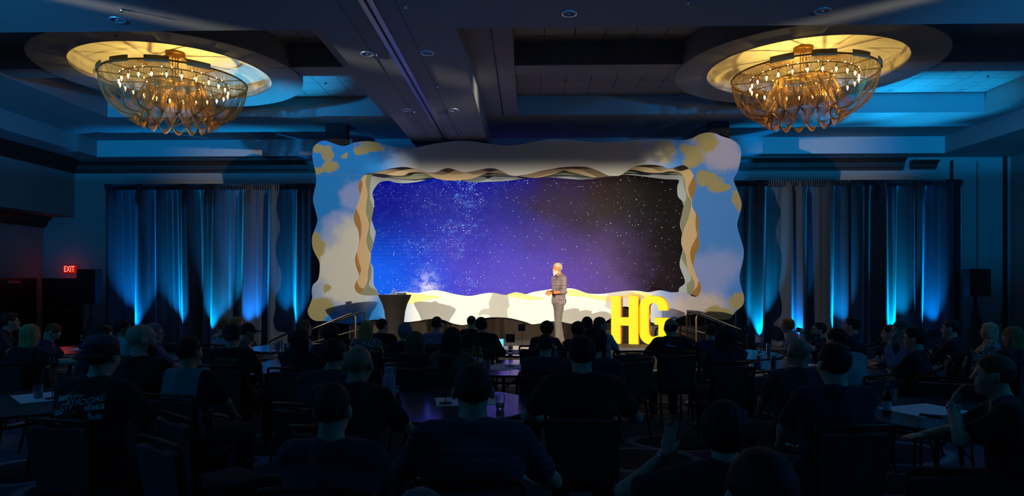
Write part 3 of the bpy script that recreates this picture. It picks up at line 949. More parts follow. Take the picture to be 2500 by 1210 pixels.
DYY = 17.0
zt = W(500, 451, Y=DYY).z
drape(W(258, Y=DYY).x, W(785, Y=DYY).x, DYY, zt, 11, 'blue-lit pleated curtain beside the EXIT door')
drape(W(1788, Y=DYY).x, W(2340, Y=DYY).x, DYY - .15, W(2000, 444, Y=DYY).z, 23, 'blue-lit pleated curtain beside the tall wall panels')

# black fabric covered lifting towers behind the frame
m_cloth = mat('tower_cloth', (13, 12, 18), .9, var=.2, scale=14, sheen=.1)
for xa, xb, ytop, ybot, t in ((793, 853, 303, 362, 'pale blue corner'), (1728, 1782, 299, 345, 'golden cloud corner')):
    a, b = W(xa, ytop, Y=16.3), W(xb, ytop, Y=16.3)
    o = empty('draped_tower', ((a.x + b.x) / 2, 16.36, 0), label='black cloth covered tower rising behind the frame at its ' + t, cat='tower')
    w2 = (b.x - a.x) / 2
    vs, n = [], 64
    for j in range(9):
        t_ = j / 8
        z = .02 + (a.z - .02) * t_
        ww = w2 * .95
        for i in range(n):
            th = 2 * PI * i / n
            cx, cy = math.cos(th), math.sin(th)
            k = 1 / max(abs(cx), abs(cy)) ** .8
            rip = 1 + .03 * math.sin(th * 9 + j * .5) * (1.2 - t_)
            vs.append((ww * cx * k * rip * .95, .17 * cy * k * rip, z + (.025 * math.sin(th * 3) if j == 8 else 0)))
    m = MB()
    m.add(vs, [(j * n + i, j * n + (i + 1) % n, (j + 1) * n + (i + 1) % n, (j + 1) * n + i) for j in range(8) for i in range(n)] + [tuple(8 * n + i for i in range(n))])
    m.build('cloth_cover', m_cloth, o, 60)
    MB().box(-w2 * .8, w2 * .8, -.11, .11, 0.0, a.z - .06).build('tower_core', m_black, o)

# loudspeakers on stands at both ends
def loudspeaker(px, y0, y1, wpx, Y, lab, lab2, skirt):
    c0 = W(px, y0, Y=Y)
    c1 = W(px, y1, Y=Y)
    w = wpx * Y / F
    o = empty('loudspeaker', (c0.x, Y, c1.z), label=lab, cat='speaker')
    h = c0.z - c1.z
    lp = [(-w / 2, 0), (w / 2, 0), (w / 2, h), (-w / 2, h)]
    m = MB()
    pts = [(-w / 2, -.19), (w / 2, -.19), (w * .34, .2), (-w * .34, .2)]
    m.add([(x, y, 0) for x, y in pts] + [(x, y, h) for x, y in pts], [(0, 1, 2, 3), (4, 7, 6, 5), (0, 4, 5, 1), (1, 5, 6, 2), (2, 6, 7, 3), (3, 7, 4, 0)])
    m.build('cabinet', m_black, o)
    MB().box(-w / 2 + .02, w / 2 - .02, -.205, -.192, .03, h - .03).build('grille', mat('speaker_grille', (24, 24, 26), .7, .3, var=.3, scale=200), o)
    s = empty('speaker_stand', (c0.x, Y, 0), label=lab2, cat='stand')
    MB().tube([(0, 0, .3), (0, 0, c1.z)], .02, 10).build('pole', m_black, s, 60)
    for k in range(3):
        a = 2 * PI * k / 3 + .5
        MB().tube([(0, 0, .95), (.55 * math.cos(a), .55 * math.sin(a), .015)], .014, 8).build('leg', m_black, s, 60)
    if skirt:
        MB().lathe([(.36, .01), (.30, .15), (.16, .75), (.05, 1.25), (.03, c1.z - .01)], 20, cap=False).build('scrim', m_cloth, s, 60)


loudspeaker(222, 657, 742, 46, 16.2, 'black loudspeaker on a stand beside the EXIT door', 'black tripod stand under the loudspeaker beside the EXIT door', False)
loudspeaker(2380, 656, 723, 50, 16.2, 'black loudspeaker on a cone-skirted stand beside the wall panels', 'stand in a black cone scrim under the loudspeaker by wall panels', True)

# floor fixtures of the uplights
m_lens = mat('fixture_lens', (60, 110, 200), .2, var=.05, emit=(30, 110, 255), estr=3)
def fixture(x, y, lab, grp, z=0.0):
    o = empty('uplight', (x, y, z), label=lab, cat='stage light', group=grp)
    MB().lathe([(0.001, .04), (.09, .04), (.10, .06), (.10, .24), (.085, .25)], 18, cap=False).build('can', m_black, o, 50)
    MB().lathe([(0.001, .235), (.084, .235)], 18, cap=False).build('lens', m_lens, o)
    MB().box(-.13, -.115, -.02, .02, .0, .2).box(.115, .13, -.02, .02, .0, .2).box(-.13, .13, -.06, .06, 0, .012).build('yoke', m_black, o)


for x in DRAPE_UP:
    fixture(x, 16.55, 'small black floor uplight at the foot of the blue-lit curtain', 'uplights at the curtains')
for x, y, *_r in CEIL_UP:
    fixture(x, y, 'black floor uplight a step in front of the blue-lit curtain', 'uplights for the ceiling')

# ------------------------------------------------------------------ basket chandeliers of fine chain
m_brass = mat('aged_brass', (150, 104, 40), .38, .85, var=.15, scale=30)
m_chain = mat('gold_chain', (172, 126, 58), .45, .5, var=.2, scale=60)
m_plate = mat('rim_plate', (120, 112, 78), .55, .3, var=.1, scale=20)
m_flame = mat('bulb_glow', (255, 220, 150), .3, var=0, emit=(255, 205, 120), estr=11)
HC = CH + 3.70                 # height of the bulbs
ZR = CH + 3.83                 # rim
RR, RB, RI = 1.26, .92, .50    # rim, bulb ring, inner ring radius
ZCAN = ZD + .40               # canopy under the dome
ZBOT = CH + 2.98
cr = random.Random(5)


def ring_pts(r, z, n=72):
    return [(r * math.cos(2 * PI * k / n), r * math.sin(2 * PI * k / n), z) for k in range(n)]


def strip(m, pts, r=.0028):
    m.tube(pts, r, 3, cap=False)


def lerp(a, b, t):
    return a + (b - a) * t


outer, inner, tent = MB(), MB(), MB()
NB = 16                        # bundles round the basket
for k in range(NB * 13):       # swags from the rim to the scalloped foot
    th0 = 2 * PI * (k + cr.uniform(-.3, .3)) / (NB * 13)
    cb = 2 * PI * (round(th0 / (2 * PI) * NB)) / NB
    off = th0 - cb
    nd = 2 * PI * (math.floor(th0 / (2 * PI) * NB) + (k % 2)) / NB + PI / NB      # gathers at one of the two nearest foot knots
    end = nd + cr.uniform(-.05, .05)
    rb, zb_ = .64 + cr.uniform(-.03, .03), ZBOT + .13 + cr.uniform(-.012, .012)
    pts = []
    for i in range(13):
        t = i / 12
        a = t * PI / 2
        r = rb + (RR - rb) * math.cos(a) ** .80
        z = ZR - (ZR - zb_) * math.sin(a) ** 1.12
        g = t * t * (3 - 2 * t)
        th = lerp(cb + off * (1 - .55 * math.sin(PI * min(1, t * 1.1))), end, g)
        pts.append((r * math.cos(th), r * math.sin(th), z))
    strip(outer, pts)
for k in range(NB):            # falls from the inner ring, fanning to the foot
    c = 2 * PI * (k + .5) / NB
    for j in range(16):
        d = (j - 7.5) / 7.5
        th0 = c + d * .085
        th1 = c + (PI / NB * 2) * (-1, 0, 0, 1)[j % 4] + cr.uniform(-.05, .05)
        r1 = .64 + cr.uniform(-.03, .03)
        z1 = ZBOT + .13 + cr.uniform(-.012, .012)
        pts = []
        for i in range(9):
            t = i / 8
            r = RI + (r1 - RI) * t ** 1.6 + .05 * math.sin(PI * t) * -1
            th = lerp(th0, th1, t ** 1.5)
            pts.append((r * math.cos(th), r * math.sin(th), lerp(ZR - .06, z1, t)))
        strip(inner, pts)
for k in range(NB):            # loops hanging between the foot knots
    a0, a1 = 2 * PI * (k + .5) / NB, 2 * PI * (k + 1.5) / NB
    for j in range(15):
        sag = .06 + .0085 * j
        pts = []
        for i in range(9):
            t = i / 8
            th = lerp(a0, a1, t) + cr.uniform(-.004, .004)
            r = .64 + (.16 - .014 * j) * math.sin(PI * t)
            pts.append((r * math.cos(th), r * math.sin(th), ZBOT + .13 - sag * math.sin(PI * t)))
        strip(inner, pts)
for k in range(NB):            # looped swags from the inner ring out to the bulb ring level
    c = 2 * PI * k / NB
    for j in range(9):
        d = (j - 4) / 4
        pts = []
        for i in range(9):
            t = i / 8
            r = lerp(RI, 1.10, t)
            z = lerp(ZR - .06, ZR - .30, t) - .42 * math.sin(PI * t) * (.8 + .06 * j)
            th = c + d * .07 + .22 * t
            pts.append((r * math.cos(th), r * math.sin(th), z))
        strip(inner, pts)
for k in range(130):           # tent from canopy to rim
    th = 2 * PI * (k + cr.uniform(-.3, .3)) / 130
    pts = []
    for i in range(7):
        t = i / 6
        r = lerp(.15, RR - .01, t)
        z = lerp(ZCAN - .05, ZR + .01, t ** .62)
        pts.append((r * math.cos(th), r * math.sin(th), z))
    strip(tent, pts, .0022)
ch_me = {
    'outer_chains': outer.mesh('outer_chains', m_chain), 'inner_chains': inner.mesh('inner_chains', m_chain), 'tent_chains': tent.mesh('tent_chains', m_chain)}
bulb_me = MB().lathe([(0.001, -.075), (.006, -.06), (.017, -.03), (.019, -.015), (.012, .008), (.010, .012)], 12).mesh('bulb', m_flame, 60)
sock_me = MB().lathe([(.012, .012), (.013, .05), (.006, .055), (.005, .10)], 10).mesh('socket', m_brass, 60)
rim_me = MB().tube(ring_pts(RR, ZR, 96), .016, 8, closed=True).mesh('rim', m_brass, 60)
bring_me = MB().tube(ring_pts(RB, ZR - .03, 72), .011, 6, closed=True).mesh('bulb_ring', m_brass, 60)
iring_me = MB().tube(ring_pts(RI, ZR - .06, 60), .012, 6, closed=True).mesh('inner_ring', m_brass, 60)
spk_me = MB().tube([(.06, 0, ZR - .02), (RR, 0, ZR)], .009, 6).mesh('spoke', m_brass, 60)
hub_me = MB().lathe([(0.001, ZR - .10), (.05, ZR - .09), (.07, ZR - .03), (.06, ZR + .01), (.02, ZR + .03), (.018, ZR + .05)], 20).mesh('hub', m_brass, 50)
can_me = MB().lathe([(.17, ZCAN), (.17, ZCAN - .035), (.15, ZCAN - .05), (.02, ZCAN - .055)], 28).mesh('canopy', m_brass, 40)
rod_me = MB().tube([(.055, 0, ZR - .02), (.055, 0, ZCAN - .04)], .008, 6).mesh('rod', m_brass, 60)
pm = MB()
nseg = 6
for i in range(nseg):
    a0, a1 = [-.155 + .31 * (i + q) / nseg for q in (0, 1)]
    pv = []
    for a in (a0, a1):
        for r in (RR + .018, RR + .024):
            for z in (ZR - .045, ZR + .065):
                pv.append((r * math.cos(a), r * math.sin(a), z))
    pm.add(pv, [(0, 1, 3, 2), (4, 6, 7, 5), (0, 4, 5, 1), (2, 3, 7, 6), (0, 2, 6, 4), (1, 5, 7, 3)])
plate_me = pm.mesh('rim_plate', m_plate)
dot_me = MB().sphere((0, 0, 0), .010, 8, 6).mesh('seed_lamp', m_flame, 60)
for ci, (cof, lab, off) in enumerate(((COF[0], 'lit basket chandelier of golden chain hanging nearer the EXIT door', .30), (COF[1], 'lit basket chandelier of golden chain hanging nearer the wall panels', -.26))):
    o = empty('chandelier', (cof[4], DY, 0), .13 * ci, label=lab, cat='chandelier', group='basket chandeliers')
    for nm, me in ch_me.items():
        link(nm, me, o, kind='stuff')
    for nm, me in (('rim', rim_me), ('bulb_ring', bring_me), ('inner_ring', iring_me), ('hub', hub_me), ('canopy', can_me)):
        link(nm, me, o)
    for k in range(12):
        link('spoke', spk_me, o, None, (0, 0, 2 * PI * k / 12))
    for k in range(6):
        link('rod', rod_me, o, None, (0, 0, 2 * PI * k / 6))
    for k in range(12):
        if k in (0, 11, 5, 6, 2):
            continue
        link('rim_plate', plate_me, o, None, (0, 0, 2 * PI * (k + .5) / 12))
    for k in range(24):
        a = 2 * PI * (k + .3) / 24
        s = link('socket', sock_me, o, (RB * math.cos(a), RB * math.sin(a), HC))
        link('bulb', bulb_me, s)
    for k in range(36):
        a = 2 * PI * (k + .5) / 36
        rr_ = (RB + .01) if k % 3 else RI + .02
        link('seed_lamp', dot_me, o, (rr_ * math.cos(a), rr_ * math.sin(a), ZR - .02))
    for (lx, ly, pw_, sz) in ((off, -.1, 74, .010), (-off * 1.7, .15, 30, .015)):
        l = bpy.data.lights.new('chandelier_lamp', 'SPOT')
        l.spot_size = math.radians(168)
        l.spot_blend = .3
        l.energy = pw_
        l.color = (1.0, .74, .20)
        l.shadow_soft_size = sz
        link('chandelier_lamp', l, o, (lx, ly, HC - .16), (PI, 0, 0))
    l = bpy.data.lights.new('chandelier_glow', 'POINT')
    l.energy = 13
    l.color = (1.0, .68, .26)
    l.shadow_soft_size = .08
    link('chandelier_glow', l, o, (0, 0, HC - .25))

# ------------------------------------------------------------------ figures: smooth implicit bodies, one continuous mesh each
class SDF:
    def __init__(self, lo, hi, h):
        self.h = h
        self.lo = np.array(lo, np.float32)
        n = np.ceil((np.array(hi) - self.lo) / h).astype(int) + 1
        self.n = n
        self.ax = [self.lo[i] + h * np.arange(n[i], dtype=np.float32) for i in range(3)]
        self.D = np.full(n, 1.0, np.float32)

    def block(self, lo, hi, pad):
        s = []
        for i in range(3):
            a = int(max(0, math.floor((lo[i] - pad - self.lo[i]) / self.h)))
            b = int(min(self.n[i], math.ceil((hi[i] + pad - self.lo[i]) / self.h) + 1))
            if b - a < 2:
                return None
            s.append(slice(a, b))
        g = np.meshgrid(self.ax[0][s[0]], self.ax[1][s[1]], self.ax[2][s[2]], indexing='ij', sparse=True)
        return tuple(s), g

    def blend(self, s, d, k, op='add'):
        D = self.D[s]
        if op == 'add':
            hh = np.maximum(k - np.abs(D - d), 0) / k
            self.D[s] = np.minimum(D, d) - hh * hh * k * .25
        else:
            d = -d
            hh = np.maximum(k - np.abs(D - d), 0) / k
            self.D[s] = np.maximum(D, d) + hh * hh * k * .25

    def cone(self, a, b, ra, rb, k=.03, infl=0.0):
        a, b = np.array(a, np.float32), np.array(b, np.float32)
        ra, rb = ra + infl, rb + infl
        r = max(ra, rb)
        q = self.block(np.minimum(a, b) - r, np.maximum(a, b) + r, k + .02)
        if q is None:
            return
        s, (X, Y, Z) = q
        v = b - a
        L = float(v @ v) + 1e-9
        t = np.clip(((X - a[0]) * v[0] + (Y - a[1]) * v[1] + (Z - a[2]) * v[2]) / L, 0, 1)
        d = np.sqrt((X - a[0] - v[0] * t) ** 2 + (Y - a[1] - v[1] * t) ** 2 + (Z - a[2] - v[2] * t) ** 2) - (ra + (rb - ra) * t)
        self.blend(s, d, k)

    def ell(self, c, r, k=.02, R=None, infl=0.0, op='add'):
        c = np.array(c, np.float32)
        r = np.array(r, np.float32) + infl
        m = float(r.max())
        q = self.block(c - m, c + m, k + .02)
        if q is None:
            return
        s, (X, Y, Z) = q
        x, y, z = X - c[0], Y - c[1], Z - c[2]
        if R is not None:
            x, y, z = (R[0][0] * x + R[1][0] * y + R[2][0] * z, R[0][1] * x + R[1][1] * y + R[2][1] * z, R[0][2] * x + R[1][2] * y + R[2][2] * z)
        k0 = np.sqrt((x / r[0]) ** 2 + (y / r[1]) ** 2 + (z / r[2]) ** 2)
        k1 = np.sqrt((x / r[0] ** 2) ** 2 + (y / r[1] ** 2) ** 2 + (z / r[2] ** 2) ** 2) + 1e-6
        self.blend(s, k0 * (k0 - 1) / k1, k, op)

    def cut(self, fn):
        """intersect with fn(X,Y,Z) < 0"""
        X, Y, Z = np.meshgrid(*self.ax, indexing='ij', sparse=True)
        self.D = np.maximum(self.D, fn(X, Y, Z).astype(np.float32))

    def ripple(self, amp, sc, seed=0):
        X, Y, Z = np.meshgrid(*self.ax, indexing='ij', sparse=True)
        rs = np.random.RandomState(seed)
        acc = 0
        for i in range(4):
            w = rs.normal(size=3)
            w *= sc * (1 + .6 * i) / np.linalg.norm(w)
            acc = acc + np.sin(X * w[0] + Y * w[1] + Z * w[2] + rs.uniform(0, 6)) / (1 + .5 * i)
        self.D += (amp * acc).astype(np.float32)

    def curls(self, amp, w):
        X, Y, Z = np.meshgrid(*self.ax, indexing='ij', sparse=True)
        q = np.sin(X * w + 1.3 * np.sin(Z * w * .4)) * np.sin(Y * w + .5) * np.sin(Z * w + 1.1 * np.sin(X * w * .5))
        self.D += (amp * (q + .5 * np.sin(X * w * 2.1 + 1) * np.sin(Y * w * 1.9) * np.sin(Z * w * 2.3))).astype(np.float32)

    def strands(self, amp, n, wave=0.0):
        X, Y, Z = np.meshgrid(*self.ax, indexing='ij', sparse=True)
        th = np.arctan2(X, -(Y - .02)) + wave * np.sin(Z * 38.0)
        self.D += (amp * (np.sin(th * n) + .6 * np.sin(th * n * 2.3 + 1.7))).astype(np.float32)

    def mesh(self, name, mats):
        D = self.D
        ins = D < 0
        nx, ny, nz = D.shape
        c = np.zeros((nx - 1, ny - 1, nz - 1), np.int8)
        for i in (0, 1):
            for j in (0, 1):
                for k in (0, 1):
                    c += ins[i:nx - 1 + i, j:ny - 1 + j, k:nz - 1 + k]
        act = (c > 0) & (c < 8)
        idx = np.full(act.shape, -1, np.int32)
        ci = np.argwhere(act)
        idx[act] = np.arange(len(ci))
        acc = np.zeros((len(ci), 3), np.float64)
        cnt = np.zeros(len(ci))
        cor = {}
        for i in (0, 1):
            for j in (0, 1):
                for k in (0, 1):
                    cor[i, j, k] = D[ci[:, 0] + i, ci[:, 1] + j, ci[:, 2] + k]
        for ax in range(3):
            for u in (0, 1):
                for v in (0, 1):
                    p = [0, 0, 0]
                    o = [q for q in range(3) if q != ax]
                    p[o[0]], p[o[1]] = u, v
                    q = list(p)
                    q[ax] = 1
                    a, b = cor[tuple(p)], cor[tuple(q)]
                    x = (a < 0) != (b < 0)
                    t = np.where(x, a / np.where(x, a - b, 1), 0)
                    for e in range(3):
                        acc[:, e] += np.where(x, (t if e == ax else p[e]), 0)
                    cnt += x
        V = (ci + acc / cnt[:, None]) * self.h + self.lo
        faces = []
        for ax in range(3):
            o = [q for q in range(3) if q != ax]
            sl0 = [slice(None)] * 3
            sl1 = [slice(None)] * 3
            sl0[ax], sl1[ax] = slice(0, -1), slice(1, None)
            for q in o:
                sl0[q] = slice(1, -1)
                sl1[q] = slice(1, -1)
            a, b = ins[tuple(sl0)], ins[tuple(sl1)]
            e = np.argwhere(a != b)
            if len(e) == 0:
                continue
            flip = a[tuple(e.T)]
            for q in o:
                e[:, q] += 1
            quad = []
            for (du, dv) in ((0, 0), (1, 0), (1, 1), (0, 1)):
                w = e.copy()
                w[:, o[0]] -= du
                w[:, o[1]] -= dv
                quad.append(idx[tuple(w.T)])
            quad = np.stack(quad, 1)
            if ax == 1:
                flip = ~flip
            quad[~flip] = quad[~flip][:, ::-1]
            faces.append(quad)
        Fq = np.concatenate(faces)
        me = bpy.data.meshes.new(name)
        me.vertices.add(len(V))
        me.vertices.foreach_set('co', V.astype(np.float32).ravel())
        me.loops.add(Fq.size)
        me.loops.foreach_set('vertex_index', Fq.ravel().astype(np.int32))
        me.polygons.add(len(Fq))
        me.polygons.foreach_set('loop_start', np.arange(0, Fq.size, 4, dtype=np.int32))
        me.polygons.foreach_set('loop_total', np.full(len(Fq), 4, np.int32))
        me.polygons.foreach_set('use_smooth', np.ones(len(Fq), bool))
        me.update(calc_edges=True)
        me.validate()
        for m in mats:
            me.materials.append(m)
        return me


def rot(yaw=0.0, pitch=0.0, roll=0.0):
    """head rotation: yaw>0 turns to the figure's left, pitch>0 looks down"""
    return np.array((Matrix.Rotation(math.radians(yaw), 3, 'Z') @ Matrix.Rotation(math.radians(-pitch), 3, 'X') @ Matrix.Rotation(math.radians(roll), 3, 'Y')))


SEAT = .46
SIT = dict(hip=(.095, .02, .56), knee=(.13, .45, .52), ank=(.13, .44, .10), toe=(.15, .60, .035), lean=-.06, head=(0, 0, 0), fwd=0.0)
LAP = dict(el=(.26, .10, .80), wr=(.13, .31, .67), tip=(.03, .40, .65), n=(0, 0, -1))
TAB = dict(el=(.30, .24, .80), wr=(.13, .44, .80), tip=(.0, .55, .80), n=(0, 0, -1))
OPEN = dict(el=(.34, .10, .80), wr=(.26, .34, .74), tip=(.20, .48, .74), n=(0, 0, -1))


def pose(**kw):
    p = dict(SIT)
    p['L'] = dict(LAP)
    p['R'] = dict(LAP)
    p.update(kw)
    return p


POSES = {
    'calm': pose(),
    'calm_turn': pose(head=(-32, 0, 0)),
    'calm_left': pose(head=(30, 0, 0), L=OPEN),
    'lean': pose(lean=.16, L=TAB, R=TAB, head=(0, 2, 0)),
    'lean_turn': pose(lean=.14, L=TAB, R=TAB, head=(-35, 4, 0)),
    'wide': pose(lean=.04, L=OPEN, R=OPEN, head=(8, 0, 0)),
    'chin': pose(lean=.17, R=TAB, L=dict(el=(.22, .40, .70), wr=(.07, .335, 1.02), tip=(.03, .30, 1.16), n=(.1, -1, 0)), head=(12, 0, 0)),
    'drink': pose(lean=.02, R=TAB, L=dict(el=(.42, .25, .86), wr=(.085, .34, 1.11), tip=(-.01, .30, 1.22), n=(0, -1, -.4)), head=(0, -10, 0)),
    'sip': pose(lean=.06, R=TAB, L=dict(el=(.30, .45, .74), wr=(.065, .285, 1.045), tip=(.0, .235, 1.16), n=(0, -1, -.2)), head=(0, 0, 0)),
    'read': pose(lean=.15, L=dict(el=(.27, .24, .84), wr=(.17, .46, .84), tip=(.09, .56, .86), n=(0, -.3, -1)), R=dict(el=(.27, .24, .84), wr=(.17, .46, .84), tip=(.09, .56, .86), n=(0, -.3, -1)), head=(0, 40, 0)),
    'stretch': pose(lean=.02, R=dict(el=(.46, .02, .96), wr=(.72, .08, .93), tip=(.88, .12, .90), n=(0, 0, -1)), L=dict(el=(.36, -.03, .84), wr=(.30, .10, .64), tip=(.20, .22, .60), n=(0, 0, -1))),
    'hand_up': pose(lean=.05, L=dict(el=(.60, -.05, .70), wr=(.24, .13, 1.11), tip=(.20, .13, 1.26), n=(.5, -.8, .1)), R=TAB),
}
GRID = .0095
FIG = {}


def torso_pts(p):
    l = p['lean']
    pel = np.array((0, .0, .565))
    wai = np.array((0, -.035 + l * .30, .72))
    che = np.array((0, -.045 + l * .72, .90))
    nec = np.array((0, -.030 + l * 1.05, 1.085))
    hd = np.array((0, .005 + l * 1.12 + p['fwd'], 1.237 - max(0, l) * .10))
    return pel, wai, che, nec, hd


def add_torso(S, p, infl, k=.05, wide=1.0):
    pel, wai, che, nec, hd = torso_pts(p)
    for c, w, r in ((pel, .085, .115), (wai, .068, .112), (che, .088, .118)):
        S.cone(c + (-w * wide, 0, 0), c + (w * wide, 0, 0), r, r, k, infl)
    S.cone(wai, che, .118, .125, k, infl)
    S.cone(che + (0, -.012, .03), nec + (0, -.022, -.035), .105, .070, k, infl)
    for s in (-1, 1):
        S.cone(che + (s * .10, 0, .02), che + (s * .155 * wide, .01, .135), .085, .062, k, infl)
        S.cone(nec + (s * .03, -.012, -.005), che + (s * .165 * wide, .01, .14), .045, .055, k, infl)


def arm_pts(p, side, wide=1.0):
    s = -1 if side == 'L' else 1
    pel, wai, che, nec, hd = torso_pts(p)
    sh = che + np.array((s * .178 * wide, .012, .125))
    a = p[side]
    el, wr, tip = [np.array((s * a[q][0], a[q][1], a[q][2])) for q in ('el', 'wr', 'tip')]
    # two-bone reach: wrist on target, elbow towards its hint, limb lengths human
    u = wr - sh
    d = float(np.linalg.norm(u))
    if d > .525:
        wr = sh + u / d * .525
        d = .525
    u = (wr - sh) / d
    a_ = (d * d + .285 ** 2 - .25 ** 2) / (2 * d)
    h_ = math.sqrt(max(.285 ** 2 - a_ * a_, 1e-6))
    q = (el - sh) - u * float((el - sh) @ u)
    el = sh + u * a_ + q / (np.linalg.norm(q) + 1e-9) * h_
    u = tip - wr
    tip = wr + u / np.linalg.norm(u) * .175
    return sh, el, wr, tip, np.array((s * a['n'][0], a['n'][1], a['n'][2]))


def add_hand(S, wr, tip, n, s, curl=.35):
    d = (tip - wr) / np.linalg.norm(tip - wr)
    n = n - d * (n @ d)
    n /= np.linalg.norm(n)
    e = np.cross(d, n) * s
    palm = wr + d * .045
    R = np.stack([e, d, n], 1)
    S.ell(palm + d * .012, (.040, .052, .016), .012, R)
    for i, (o, ln) in enumerate(((-.029, .070), (-.010, .080), (.010, .076), (.028, .060))):
        b = wr + d * .088 + e * o
        m = b + d * ln * .52 + n * ln * curl * .25
        t = m + d * ln * .45 * (1 - curl * .6) + n * ln * curl * .55
        S.cone(b - d * .015, m, .0092, .0086, .004)
        S.cone(m, t, .0086, .0076, .003)
    b = wr + d * .028 - e * .030
    m = b + d * .034 - e * .022 + n * .012
    t = m + d * .030 - e * .004 + n * .012
    S.cone(b, m, .013, .0105, .006)
    S.cone(m, t, .0105, .0088, .003)


def add_head(S, c, R, sc=1.0, jaw=1.0):
    P = lambda v: c + R @ (np.array(v) * sc)
    S.ell(P((0, -.012, .034)), np.array((.0755, .096, .088)) * sc, .02, R)
    S.ell(P((0, .026, -.030)), np.array((.060, .066, .086)) * sc, .03, R)
    S.cone(P((0, .030, -.068)), P((0, .066, -.096)), .046 * sc * jaw, .026 * sc, .02)
    S.cone(P((0, .090, .016)), P((0, .108, -.022)), .008, .0135, .012)
    S.cone(P((-.032, .076, .030)), P((.032, .076, .030)), .016, .016, .012)
    for s in (-1, 1):
        S.ell(P((s * .079, -.008, -.004)), (.011, .021, .033), .006, R)
        S.ell(P((s * .031, .098, .010)), (.014, .012, .011), .008, R, op='sub')
        S.cone(P((s * .045, .058, -.02)), P((s * .040, .062, -.035)), .022, .02, .02)
    S.cone(P((-.019, .089, -.058)), P((.019, .089, -.058)), .009, .009, .008)


def figure_meshes(key):
    """body, short-sleeved and long-sleeved shirt, trousers, shoes of a seated pose"""
    if key in FIG:
        return FIG[key]
    p = POSES[key]
    pel, wai, che, nec, hd = torso_pts(p)
    R = rot(*p['head'])
    lo, hi = [-.62, -.32, -.02], [.62, .86, 1.44]
    for q in 'LR':
        for v in arm_pts(p, q)[:4]:
            lo = [min(a, b - .14) for a, b in zip(lo, v)]
            hi = [max(a, b + .14) for a, b in zip(hi, v)]
    lo[2] = -.03
    S = SDF(lo, hi, GRID)
    add_torso(S, p, -.008)
    S.cone(nec + (0, -.01, -.05), hd + R @ np.array((0, -.022, -.055)), .066, .053, .03)
    for s, q in ((-1, 'L'), (1, 'R')):
        sh, el, wr, tip, n = arm_pts(p, q)
        S.cone(sh, el, .054, .041, .02)
        S.cone(el, wr, .041, .027, .012)
        add_hand(S, wr, tip, n, s)
        h, kn, an, to = [np.array((s * p[a][0], p[a][1], p[a][2])) for a in ('hip', 'knee', 'ank', 'toe')]
        S.cone(h, kn, .085, .058, .03)
        S.cone(kn, an + (0, 0, .02), .056, .036, .02)
        S.cone(an + (0, -.03, -.05), to, .036, .028, .02)
    add_head(S, hd, R)
    out = {'body': S.mesh('person_body', [])}
    for sl in ('short', 'long'):
        S = SDF(lo, hi, GRID)
        add_torso(S, p, .006)
        for s, q in ((-1, 'L'), (1, 'R')):
            sh, el, wr, tip, n = arm_pts(p, q)
            if sl == 'short':
                S.cone(sh, sh + (el - sh) * .66, .070, .066, .03)
            else:
                S.cone(sh, el, .068, .056, .03)
                S.cone(el, el + (wr - el) * .93, .056, .044, .015)
        S.ripple(.0024, 38, 3)
        c = nec + np.array((0, .02, .045))
        S.ell(c, (.064, .070, .058), .01, op='sub')
        out[sl] = S.mesh('shirt_' + sl, [])
    S = SDF(lo, hi, GRID)
    S.cone(pel + (-.085, 0, -.01), pel + (.085, 0, -.01), .124, .124, .04)
    for s in (-1, 1):
        h, kn, an = [np.array((s * p[a][0], p[a][1], p[a][2])) for a in ('hip', 'knee', 'ank')]
        S.cone(h, kn, .10, .076, .04)
        S.cone(kn, an, .074, .056, .02)
    S.ripple(.002, 30, 5)
    out['trousers'] = S.mesh('trousers', [])
    for s, nm in ((-1, 'shoeL'), (1, 'shoeR')):
        an, to = [np.array((s * p[a][0], p[a][1], p[a][2])) for a in ('ank', 'toe')]
        S = SDF(np.minimum(an, to) - .12, np.maximum(an, to) + .12, .012)
        S.cone(an + (0, -.03, -.045), to + (0, .02, .01), .052, .042, .02)
        S.cone(an + (0, 0, -.04), an + (0, 0, .0), .05, .047, .02)
        S.cut(lambda X, Y, Z: (.0 - Z) + 0 * X)
        out[nm] = S.mesh('shoe', [])
    out['hd'], out['R'], out['che'], out['p'] = hd, R, che, p
    out['hands'] = [arm_pts(p, q) for q in 'LR']
    FIG[key] = out
    return out


HAIR = {}


